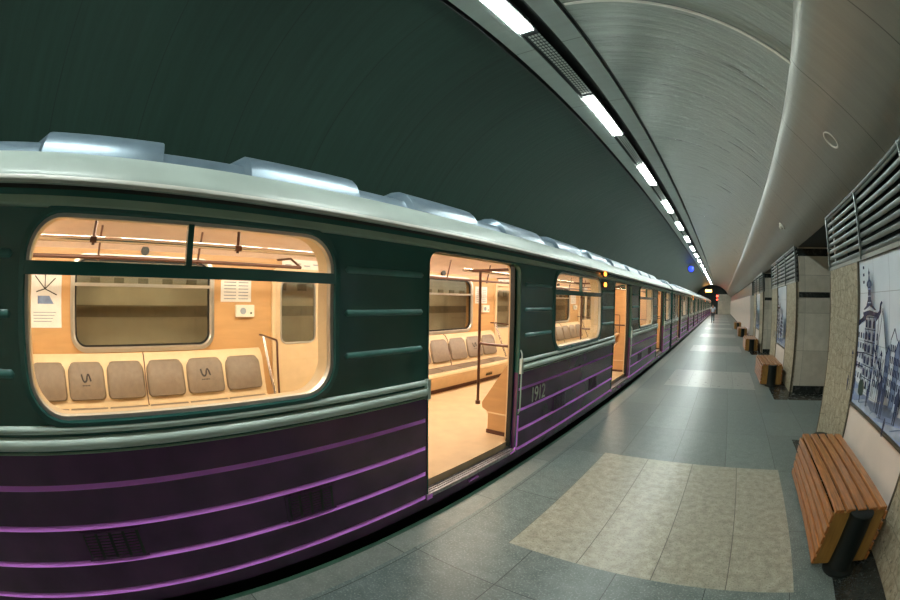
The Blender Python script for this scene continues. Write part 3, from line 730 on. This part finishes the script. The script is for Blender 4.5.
    # curved rails crossing above the doorway on the far side
    for k in range(4):
        d = DOORS[k]; mb = MB()
        mb.tube([(-3.98, d + DW - .02, .335), (-3.98, d + DW + .0, .34), (-4.05, d + DW + .02, .38), (-4.2, d + DW + .02, .45), (FX + .02, d + DW + .03, .46)], .014, 8); cpart(mb, 'rail_end', 'brown', smooth=60); mb = MB()
        mb.tube([(-3.98, d + .02, .335), (-4.05, d - .0, .38), (-4.2, d - .0, .45), (FX + .02, d - .01, .46)], .014, 8)
        cpart(mb, 'rail_end', 'brown', smooth=60)
    # notices, intercom and round speaker on the far wall
    for k in range(3):
        o = k * PITCH
        mb = MB(); mb.box(FX, FX + .006, 1.40 + o, 1.80 + o, -.06, .27, 'paper')
        for r in range(7): mb.box(FX + .006, FX + .0075, 1.44 + o, 1.60 + o, -.03 + r * .038, -.018 + r * .038, 'ink'); mb.box(FX + .006, FX + .0075, 1.63 + o, 1.76 + o, -.03 + r * .038, -.018 + r * .038, 'ink')
        cpart(mb, 'notice', smooth=0)
        mb = MB(); mb.box(FX, FX + .05, 1.59 + o, 1.83 + o, -.235, -.095, 'plastic'); mb.prism_x([(1.68 + o + .04 * math.cos(t * math.pi / 6), -.165 + .04 * math.sin(t * math.pi / 6)) for t in range(12)], FX + .05, FX + .054, 'ink')
        mb.prism_x([(1.785 + o + .012 * math.cos(t * math.pi / 6), -.19 + .012 * math.sin(t * math.pi / 6)) for t in range(12)], FX + .05, FX + .056, 'rubber')
        cpart(mb, 'intercom', smooth=30)
        mb = MB(); mb.box(FX, FX + .006, -1.06 + o, -.62 + o, -.34, .30, 'paper')
        for r, (p, q) in enumerate((((-.98, .18), (-.84, .05)), ((-.84, .05), (-.70, .16)), ((-.84, .05), (-.84, .2)), ((-.96, .02), (-.84, .05)), ((-.84, .05), (-.68, -.01)))):
            dv = Vector((q[0] - p[0], q[1] - p[1])); nn = Vector((-dv.y, dv.x)).normalized() * .006
            mb.add([(FX + .0075, p[0] + nn.x + o, p[1] + nn.y), (FX + .0075, q[0] + nn.x + o, q[1] + nn.y), (FX + .0075, q[0] - nn.x + o, q[1] - nn.y), (FX + .0075, p[0] - nn.x + o, p[1] - nn.y)], [(0, 1, 2, 3)], 'rubber')
        mb.add([(FX + .0075, -.94 + o, -.1), (FX + .0075, -.72 + o, -.1), (FX + .0075, -.78 + o, -.02), (FX + .0075, -.94 + o, -.02)], [(0, 1, 2, 3)], 'm_mid')
        for r in range(4): mb.box(FX + .006, FX + .0075, -1.0 + o, -.75 + o + .02 * r, -.28 + r * .03, -.272 + r * .03, 'ink')
        cpart(mb, 'route_poster', smooth=0)
        mb = MB(); mb.prism_x([(.42 + o + .05 * math.cos(t * math.pi / 10), .47 + .05 * math.sin(t * math.pi / 10)) for t in range(20)], FX, FX + .04); cpart(mb, 'wall_speaker', 'channel')
build_car()
# further cars are copies of the first
CARLEN = 20.25
car_labels = ['second dark green and purple metro car in line, right behind the nearest', 'third dark green and purple metro car along the platform', 'farthest dark green and purple metro car, running into the tunnel mouth']
for k, lb in enumerate(car_labels):
    dup(car, (car.location.x, car.location.y + CARLEN * (k + 1), 0), lb, skip=('bogie', 'underframe') if False else ())
# car number on the first car only
def text(body, size, name, m, parent, loc, rot, ext=.002):
    cu = bpy.data.curves.new(name, 'FONT'); cu.body = body; cu.size = size; cu.extrude = ext; cu.space_character = .92
    o = bpy.data.objects.new(name, cu); C.objects.link(o)
    dg = bpy.context.evaluated_depsgraph_get(); me = bpy.data.meshes.new_from_object(o.evaluated_get(dg)); bpy.data.objects.remove(o)
    me.materials.clear(); me.materials.append(M[m])
    q = bpy.data.objects.new(name, me); C.objects.link(q); q.parent = parent
    q.location = Vector(loc) - (wloc(parent) if parent else Vector((0, 0, 0))); q.rotation_euler = rot
    return q
n = text('1912', .20, 'car_number', 'silver', car, (SX + .004, 3.82, EYE - 1.115), (math.radians(90), 0, math.radians(90)))
n.scale = (.98, 1.22, 1)
n['label'] = 'silver number 1912'

# ================================================================== PLATFORM FURNITURE
# ---- benches
def bench():
    y0, y1 = 2.47, 4.20; x0, x1 = 1.11, 1.64; zt = -1.28; zb = FLOOR + .025
    b = thing('slatted_bench', 'nearest red-brown slatted bench, in the lower right corner of the photo', 'bench', (1.36, 3.33, 0), 'slatted benches along the wall')
    sw = .088; n = 5; pitch = (x1 - x0) / n
    for i in range(n):
        m = MB(); m.box(x0 + i * pitch + .013, x0 + (i + 1) * pitch - .013, y0, y1, zt - .028, zt); m.build('top_slat', 'wood', parent=b, bevel=.005)
    k = 5; pz = (zt - .03 - zb) / k
    for i in range(k):
        for nm, xa, xb in (('side_slat', x0 - .012 + .012 * (k - i) / k * 0, x0 + .014), ('side_slat', x1 - .014, x1 + .012)):
            m = MB(); m.box(xa, xb, y0, y1, zb + i * pz + .011, zb + (i + 1) * pz - .011); m.build(nm, 'wood', parent=b, bevel=.005)
    for y in (y0 + .015, y1 - .045):
        m = MB(); m.box(x0 + .014, x1 - .014, y, y + .03, zb, zt - .03); o = m.build('end_board', 'woodend', parent=b, bevel=.003); o['label'] = 'golden plywood end board'
        m = MB(); cy = y0 - .005 if y < 3 else y1 + .005
        m.lathe((x0 + x1) / 2, cy, [(.155, FLOOR), (.155, FLOOR + .018), (.115, FLOOR + .03), (.108, FLOOR + .05), (.108, zt - .045), (.112, zt - .04), (.112, zt - .018), (.10, zt - .012)], 32)
        o = m.build('leg', 'legblack', parent=b, smooth=40); o['label'] = 'black round steel leg'
    return b
b0 = bench()
for k, (yy, lb) in enumerate(((9.25, 'second slatted bench from the camera, in front of the second mural'), (16.0, 'third slatted bench along the wall'), (23.0, 'fourth slatted bench, before the far plain wall'), (29.9, 'farthest slatted bench in view'))):
    dup(b0, (b0.location.x + .005, yy + .86, 0), lb)

# ---- murals: tiled townscape on each pier
def mural_mesh():
    U0 = 4.44
    mb = MB(); X = WX + .022
    mb.box(X, X + .034, U0 - 1.78, U0, -.992, .455, 'mural')
    lay = [0]
    def poly(pts, m):
        lay[0] += 1; x = X - .0006 * lay[0]
        cl = [(max(0.005, min(1.775, u)), max(.004, min(1.444, v))) for u, v in pts]
        mb.add([(x, U0 - u, v - 1.0 + .005) for u, v in cl], [tuple(range(len(cl)))], m)
    def rect(u0, u1, v0, v1, m): poly([(u0, v0), (u1, v0), (u1, v1), (u0, v1)], m)
    rnd = random.Random(4)
    def line(p, q, wd, m='m_dark'):
        d = Vector((q[0] - p[0], q[1] - p[1])); n = Vector((-d.y, d.x)).normalized() * wd / 2
        poly([(p[0] + n.x, p[1] + n.y), (q[0] + n.x, q[1] + n.y), (q[0] - n.x, q[1] - n.y), (p[0] - n.x, p[1] - n.y)], m)
    # plaza in front of the street
    poly([(0, 0), (1.78, 0), (1.78, .30), (1.35, .22), (.7, .17), (0, .26)], 'm_street')
    poly([(0, .02), (.45, .12), (.95, .06), (.8, .02), (.3, 0)], 'm_light'); poly([(0, .14), (.3, .2), (.5, .17), (.2, .11)], 'm_light')
    poly([(.5, .12), (1.3, .20), (1.25, .13), (.7, .06)], 'm_mid'); poly([(.9, .02), (1.78, .16), (1.78, .05), (1.3, .0)], 'm_light')
    for k in range(7): line((.1 + k * .2, .04 + .015 * (k % 3)), (.32 + k * .21, .09 + .02 * (k % 4)), .008, 'm_mid')
    # left house with dark roof
    poly([(0, .22), (0, .84), (.29, .90), (.31, .2)], 'm_light'); poly([(.04, .24), (.04, .80), (.26, .85), (.27, .22)], 'mural')
    poly([(0, .79), (0, .85), (.13, .88), (.25, .94), (.29, .92), (.29, .87), (.12, .83)], 'm_dark')
    for i in range(3):
        for j in range(5): rect(.03 + i * .09, .07 + i * .09, .28 + j * .10, .335 + j * .10, 'm_dark' if (i + j) % 3 else 'm_mid')
    line((0, .52), (.3, .55), .01); line((0, .40), (.3, .41), .01)
    # tower: white shaft with tall dark window bays
    poly([(.29, .17), (.29, .90), (.64, .91), (.66, .16)], 'mural'); poly([(.55, .16), (.54, .91), (.64, .91), (.67, .16)], 'm_mid')
    for u in (.295, .40, .53, .635): line((u, .18), (u - .005, .90), .016)
    for j in range(6):
        v = .22 + j * .115
        for u, m in ((.325, 'm_dark'), (.435, 'm_dark'), (.565, 'm_dark')):
            poly([(u, v), (u + .055, v), (u + .055, v + .06), (u + .028, v + .085), (u, v + .06)], m)
        line((.29, v + .098), (.645, v + .1), .008)
    # stepped eaves, flared roof, bulb and finial
    poly([(.25, .895), (.22, .935), (.30, .945), (.44, .965), (.58, .945), (.69, .94), (.66, .90), (.44, .915)], 'm_dark')
    poly([(.27, .945), (.30, .965), (.44, .985), (.58, .965), (.62, .945), (.44, .96)], 'mural')
    poly([(.24, .965), (.33, 1.00), (.375, 1.06), (.385, 1.15), (.475, 1.15), (.485, 1.06), (.54, 1.00), (.64, .965), (.60, .96), (.44, 1.0), (.28, .96)], 'm_dark')
    for v in (1.03, 1.09): line((.38, v), (.48, v), .01, 'm_light')
    poly([(.375, 1.15), (.37, 1.165), (.49, 1.165), (.485, 1.15)], 'm_mid')
    poly([(.385, 1.165), (.345, 1.195), (.355, 1.22), (.40, 1.245), (.415, 1.29), (.40, 1.31), (.42, 1.33), (.43, 1.36), (.44, 1.33), (.46, 1.31), (.445, 1.29), (.46, 1.245), (.505, 1.22), (.515, 1.195), (.475, 1.165)], 'm_dark')
    line((.40, 1.175), (.40, 1.225), .01, 'm_light'); line((.455, 1.175), (.455, 1.225), .01, 'm_light')
    for v in (1.355, 1.285, 1.215): rect(.24, .29, v, v + .028, 'm_dark')
    # second steep roof beside the tower, with an upswept crest
    poly([(.655, .86), (.68, .93), (.74, .96), (.76, 1.02), (.80, 1.045), (.83, 1.03), (.80, 1.0), (.80, .95), (.76, .90), (.70, .85)], 'm_dark')
    poly([(.67, .16), (.66, .86), (.74, .90), (.84, .98), (.90, .80), (1.02, .54), (1.08, .20)], 'mural')
    line((.84, .98), (1.03, .52), .016); line((.84, .96), (.74, .62), .012); line((.74, .90), (.72, .2), .012)
    for i in range(6):
        u = .70 + i * .06; line((u, .2), (u + .01, .84 - i * .09), .009, 'm_dark' if i % 2 else 'm_mid')
    for i in range(5):
        for j in range(5 - i): rect(.715 + i * .06, .742 + i * .06, .30 + j * .10, .36 + j * .10, 'm_dark' if rnd.random() < .6 else 'm_mid')
    line((.64, .66), (1.06, .34), .022); line((.66, .50), (1.06, .27), .014)
    # gabled houses running off to the right
    for g, (u0, wd, h, m) in enumerate(((1.02, .13, .60, 'm_mid'), (1.14, .15, .74, 'mural'), (1.28, .13, .66, 'm_mid'), (1.40, .17, .72, 'm_light'), (1.56, .22, .66, 'mural'))):
        poly([(u0, .22), (u0, h), (u0 + wd / 2, h + .09), (u0 + wd, h), (u0 + wd, .25)], m)
        line((u0, h), (u0 + wd / 2, h + .09), .014); line((u0 + wd / 2, h + .09), (u0 + wd, h), .014); line((u0, .24), (u0, h), .012)
        for i in range(3):
            for j in range(5):
                if .3 + j * .09 < h - .04: rect(u0 + .02 + i * wd * .32, u0 + .02 + i * wd * .32 + .022, .29 + j * .09, .345 + j * .09, 'm_dark')
    for k in range(26):
        u = .70 + rnd.random() * 1.0; v = .24 + rnd.random() * .3; line((u, v), (u + rnd.uniform(-.04, .04), v + rnd.uniform(.05, .14)), rnd.uniform(.006, .014), rnd.choice(('m_dark', 'm_mid', 'm_dark')))
    # lamp posts, passers-by, small dark tree
    for u, v0, v1 in ((.16, .16, .52), (1.04, .16, .60)): line((u, v0), (u, v1), .014); poly([(u - .03, v1), (u, v1 + .05), (u + .035, v1)], 'm_dark')
    def figure(u, v, h):
        poly([(u - .1 * h, v), (u - .13 * h, v + .45 * h), (u - .16 * h, v + .75 * h), (u - .06 * h, v + .84 * h), (u - .08 * h, v + .92 * h), (u, v + h), (u + .08 * h, v + .92 * h), (u + .06 * h, v + .84 * h), (u + .16 * h, v + .74 * h), (u + .12 * h, v + .45 * h), (u + .1 * h, v), (u + .02 * h, v), (u, v + .4 * h), (u - .03 * h, v)], 'm_dark')
    figure(.34, .15, .20); figure(.80, .13, .19); figure(1.12, .14, .32); figure(1.22, .13, .28); figure(1.55, .16, .28); figure(.10, .14, .16); figure(1.36, .02, .15)
    poly([(.50, .20), (.49, .28), (.53, .33), (.62, .33), (.68, .28), (.66, .20), (.58, .18)], 'm_tree'); rect(.575, .60, .12, .2, 'm_dark')
    return mb
m1 = mural_mesh().build('tile_mural', smooth=0, loc=(WX + .03, 3.55, 0))
tag(m1, 'nearest blue and white tile mural of a town with a spired tower', 'mural', 'tile murals on the piers')
for y, lb in ((10.73, 'second blue and white tile mural, behind the second bench'), (17.88, 'farthest blue and white tile mural, a narrow sliver beyond the second passage')):
    c = m1.copy(); C.objects.link(c); c.location = (WX + .03, y, 0); c['label'] = lb

# ---- louvred grilles above the piers
def grille(i, y0, y1, label):
    g = thing('louvre_grille', label, 'grille', (WX + .04, (y0 + y1) / 2, EYE + .46), 'louvre grilles above the murals')
    for k in range(8):
        z = .52 + k * .088
        m = MB(); m.prism_y([(WX + .0, z), (WX + .010, z - .014), (WX + .034, z - .008), (WX + .06, z + .018), (WX + .056, z + .042), (WX + .034, z + .046), (WX + .004, z + .028)], y0 + .02, y1 - .02); m.build('slat', 'grille', parent=g, smooth=50)
    n = 3; st = (y1 - y0) / n
    for k in range(n + 1):
        y = min(max(y0 + k * st, y0 + .014), y1 - .014)
        m = MB(); m.box(WX - .022, WX + .008, y - .014, y + .014, .465, 1.185); m.build('post', 'grille', parent=g, bevel=.003)
    m = MB(); m.tube([(WX + .0, y0 + .0, 1.165), (WX + .0, y1, 1.165)], .022, 10); m.build('top_rail', 'grille', parent=g, smooth=60)
    m = MB(); m.box(WX - .005, WX + .05, y0, y1, .46, .50); m.build('bottom_rail', 'soffit', parent=g, smooth=0)
    m = MB(); m.box(WX + .30, WX + .31, y0 + .1, y1 - .1, .47, 1.15); m.build('back_plate', 'dark', parent=g, smooth=0)
for i, ((a, b), lb) in enumerate(zip(PIERS, ('nearest grey louvre grille, at the right edge above the stone pilaster', 'second grey louvre grille, above the second mural', 'farthest grey louvre grille, above the third pier'))): grille(i, a, b, lb)
# stonework behind the louvres is in the pier; cut line of the pier front stays behind the slats

# ---- ceiling luminaires in the bay and perforated plates between them
def luminaire():
    t = thing('ceiling_light', 'x', 'ceiling light', (-1.77, 6.29, EYE + BZ), 'white luminaires in the light bay')
    m = MB(); m.box(-1.875, -1.665, 5.41, 7.17, BZ + .012, BZ + .09); m.build('housing', 'channel', parent=t, smooth=0)
    m = MB(); m.box(-1.868, -1.695, 5.47, 7.10, BZ - .006, BZ + .011); m.build('diffuser', 'lamp', parent=t, smooth=0)
    return t
def perf():
    t = thing('perforated_plate', 'x', 'vent plate', (-1.77, 4.48, EYE + BZ), 'perforated plates between the luminaires')
    m = MB(); m.box(-1.865, -1.675, 3.56, 5.39, BZ + .02, BZ + .03, 'channel')
    for i in range(26):
        for j in range(4):
            y = 3.63 + i * .067; x = -1.835 + j * .044
            m.box(x, x + .028, y, y + .042, BZ + .014, BZ + .021, 'alu')
    m.build('plate', parent=t, smooth=0)
    return t
LP = 3.6
ords = ['first', 'second', 'third', 'fourth', 'fifth', 'sixth', 'seventh', 'eighth', 'ninth', 'tenth', 'eleventh', 'twelfth', 'thirteenth', 'fourteenth', 'fifteenth', 'sixteenth', 'seventeenth', 'eighteenth', 'nineteenth']
l0 = luminaire(); p0 = perf()
l0['label'] = 'second bright white ceiling light from the camera in the light bay'
p0['label'] = 'perforated dark plate between the first and second ceiling lights'
k = 0
for i in range(-3, 18):
    y = 6.29 + LP * i
    if i == 0: continue
    nth = i + 2
    if nth >= 1: lb = '%s bright white ceiling light from the camera in the light bay' % ords[nth - 1]
    else: lb = 'bright white ceiling light overhead behind the frame, %s back' % ords[-i - 2]
    dup(l0, (-1.77, y, EYE + BZ), lb)
for i in range(1, 8):
    dup(p0, (-1.77, 4.48 + LP * i, EYE + BZ), 'perforated dark plate between the %s and %s ceiling lights' % (ords[i], ords[i + 1]))

# ---- small fittings on the cornice
def on_soffit(z):  # cornice slope
    return 1.30 + (1.665 - z) / 1.0417
nv = Vector((-.7213, 0, -.6925))   # outward normal of the cornice slope (x, -, z)
def disc(c, r, h, y, n=32, inner=None, prof=None):
    u = Vector((.6925, 0, -.7213)); v = Vector((0, 1, 0)); vs = []; fs = []
    prof = prof or [(r, 0), (r, h), (0.001, h)]
    for rr, hh in prof:
        for j in range(n):
            a = 2 * math.pi * j / n; p = c + u * (rr * math.cos(a)) + v * (rr * math.sin(a)) + nv * hh; vs.append(p)
    k = len(prof)
    for i in range(k - 1):
        for j in range(n): fs.append((i * n + j, i * n + (j + 1) % n, (i + 1) * n + (j + 1) % n, (i + 1) * n + j))
    return vs, fs
zc = 1.542; c = Vector((on_soffit(zc), 3.80, zc))
vs, fs = disc(c, .1, .012, 0, prof=[(.098, -.004), (.105, .008), (.098, .014), (.088, .012), (.084, .002), (.084, -.004)])
o = MB().add(vs, fs).build('ceiling_ring', 'trimwhite', smooth=60); tag(o, 'pale flush ring set in the sloping cornice above the louvre grille', 'ceiling fitting')
zc = 1.52; c = Vector((on_soffit(zc), 8.22, zc))
t = thing('smoke_detector', 'small white smoke detector on the sloping cornice', 'smoke detector', (c.x, c.y, c.z + EYE))
vs, fs = disc(c, .1, .02, 0, prof=[(.085, -.01), (.085, .02), (.06, .03), (.001, .03)]); MB().add(vs, fs).build('base', 'trimwhite', parent=t, smooth=40)
vs, fs = disc(c, .1, .02, 0, prof=[(.05, .02), (.05, .055), (.035, .07), (.001, .075)]); MB().add(vs, fs).build('sensor_head', 'plastic', parent=t, smooth=50)

# ---- far end: amber clock, red signal lamps, added blue lamp
t = thing('platform_clock', 'amber lit clock display over the tunnel mouth at the far end', 'clock display', (-2.35, YN - .2, EYE + 2.2))
m = MB(); m.box(-3.05, -1.75, YN - .3, YN, 1.95, 2.5); m.build('case', 'channel', parent=t, smooth=0)
m = MB()
def seg7(x, z, w, h, on):
    s = .05; S7 = {'a': (x, x + w, z + h - s, z + h), 'd': (x, x + w, z, z + s), 'g': (x, x + w, z + h / 2 - s / 2, z + h / 2 + s / 2), 'f': (x, x + s, z + h / 2, z + h), 'b': (x + w - s, x + w, z + h / 2, z + h), 'e': (x, x + s, z, z + h / 2), 'c': (x + w - s, x + w, z, z + h / 2)}
    for q in on: a, b, c_, d = S7[q]; m.box(a, b, YN - .315, YN - .30, c_, d)
m.box(-3.0, -1.8, YN - .312, YN - .30, 2.0, 2.45)
m.build('display', 'clock', parent=t, smooth=0)
def signal(name, label, loc, m, r=.1):
    t = thing(name, label, 'signal lamp', (loc[0], loc[1], loc[2] + EYE))
    a = MB(); a.tube([(loc[0], loc[1] + .18, loc[2]), (loc[0], loc[1], loc[2])], r * 1.25, 20); a.build('housing', 'black', parent=t, smooth=40)
    a = MB(); a.tube([(loc[0], loc[1] - .001, loc[2]), (loc[0], loc[1] - .03, loc[2]), (loc[0], loc[1] - .05, loc[2])], [r, r * .9, r * .4], 20); a.build('lens', m, parent=t, smooth=60)
    return t
sl = signal('far_lamp', 'added blue lamp that tints the vault high above the train far down the platform', (-2.58, 32.5, 2.70), 'blue', .24)  # invented fitting, stands in for a blue reflection on the vault
bp0 = Vector((sl.location.x, sl.location.y + .1, sl.location.z - EYE)); rd = Vector((bp0.x - CX, 0, bp0.z - CZ)).normalized()
m = MB(); m.tube([bp0 + rd * .2, bp0 + rd * (RV - .004 - Vector((bp0.x - CX, 0, bp0.z - CZ)).length)], .025, 10); m.build('bracket', 'black', parent=sl, smooth=60)
signal('far_lamp', 'upper small red signal lamp at the end of the platform', (-.78, YN - .22, 1.35), 'red', .16)
signal('far_lamp', 'lower small red signal lamp at the end of the platform', (-.78, YN - .22, .75), 'red', .12)

# ---- the walker far down the platform, seen from behind
def skin_obj(name, verts, edges, radii, mat, parent, root=0, sub=2):
    me = bpy.data.meshes.new(name); base = wloc(parent)
    me.from_pydata([Vector(v) - base for v in verts], edges, []); me.materials.append(M[mat])
    o = bpy.data.objects.new(name, me); C.objects.link(o); o.parent = parent
    sk = o.modifiers.new('skin', 'SKIN'); sk.use_smooth_shade = True
    for i, d in enumerate(me.skin_vertices[0].data):
        r = radii[i]; d.radius = r if isinstance(r, tuple) else (r, r); d.use_root = (i == root)
    ss = o.modifiers.new('sub', 'SUBSURF'); ss.levels = 1; ss.render_levels = sub
    return o
def walker(x, y):
    p = thing('person', 'person in a white shirt and dark trousers walking away down the platform', 'person', (x, y, 0))
    def W(a): return [(x + q[0], y + q[1], q[2]) for q in a]
    # body: pelvis, spine, neck, head, arms, legs (z from the floor)
    bv = W([(0, 0, .95), (0, .01, 1.15), (0, .02, 1.38), (0, .02, 1.50), (0, .03, 1.56), (0, .045, 1.65), (0, .04, 1.75),
            (-.19, .01, 1.42), (-.25, -.05, 1.15), (-.24, .03, .92), (-.235, .06, .83),
            (.19, .01, 1.42), (.25, .06, 1.16), (.24, .18, .95), (.235, .22, .87),
            (-.09, .03, .90), (-.095, .16, .50), (-.10, .13, .09), (-.10, .27, .035),
            (.09, -.01, .90), (.095, -.04, .50), (.10, -.24, .13), (.10, -.14, .035)])
    be = [(0, 1), (1, 2), (2, 3), (3, 4), (4, 5), (5, 6), (2, 7), (7, 8), (8, 9), (9, 10), (2, 11), (11, 12), (12, 13), (13, 14), (0, 15), (15, 16), (16, 17), (17, 18), (0, 19), (19, 20), (20, 21), (21, 22)]
    br = [(.14, .10), (.13, .09), (.15, .09), .06, .055, (.075, .09), (.06, .07), .06, .043, .035, .03, .06, .043, .035, .03, .085, .055, .04, .035, .085, .055, .04, .035]
    skin_obj('body', bv, be, br, 'skin', p)
    sv = W([(0, 0, .92), (0, .01, 1.15), (0, .02, 1.38), (0, .02, 1.48), (-.19, .01, 1.43), (-.235, -.02, 1.26), (.19, .01, 1.43), (.235, .04, 1.26)])
    skin_obj('shirt', sv, [(0, 1), (1, 2), (2, 3), (2, 4), (4, 5), (2, 6), (6, 7)], [(.17, .125), (.16, .115), (.18, .115), .07, .075, .06, .075, .06], 'shirt', p)
    tv = W([(0, 0, .97), (-.09, .03, .88), (-.095, .16, .50), (-.10, .13, .10), (.09, -.01, .88), (.095, -.04, .50), (.10, -.23, .14)])
    skin_obj('trousers', tv, [(0, 1), (1, 2), (2, 3), (0, 4), (4, 5), (5, 6)], [(.155, .115), .10, .075, .062, .10, .075, .062], 'trouser', p)
    hv = W([(0, .03, 1.63), (0, .03, 1.70), (0, .035, 1.765)])
    skin_obj('hair', hv, [(0, 1), (1, 2)], [(.068, .08), (.082, .098), (.055, .065)], 'hair', p)
    for sx, yy, z in ((-.10, .21, .045), (.10, -.17, .055)):
        m = MB(); m.v = []; 
        m.tube([(x + sx, y + yy - .12, z - EYE), (x + sx, y + yy - .05, z - EYE + .01), (x + sx, y + yy + .06, z - EYE), (x + sx, y + yy + .13, z - EYE - .015)], [.035, .045, .045, .025], 10); m.build('shoe', 'shoe', parent=p, smooth=60)
walker(-.82, 38.5)
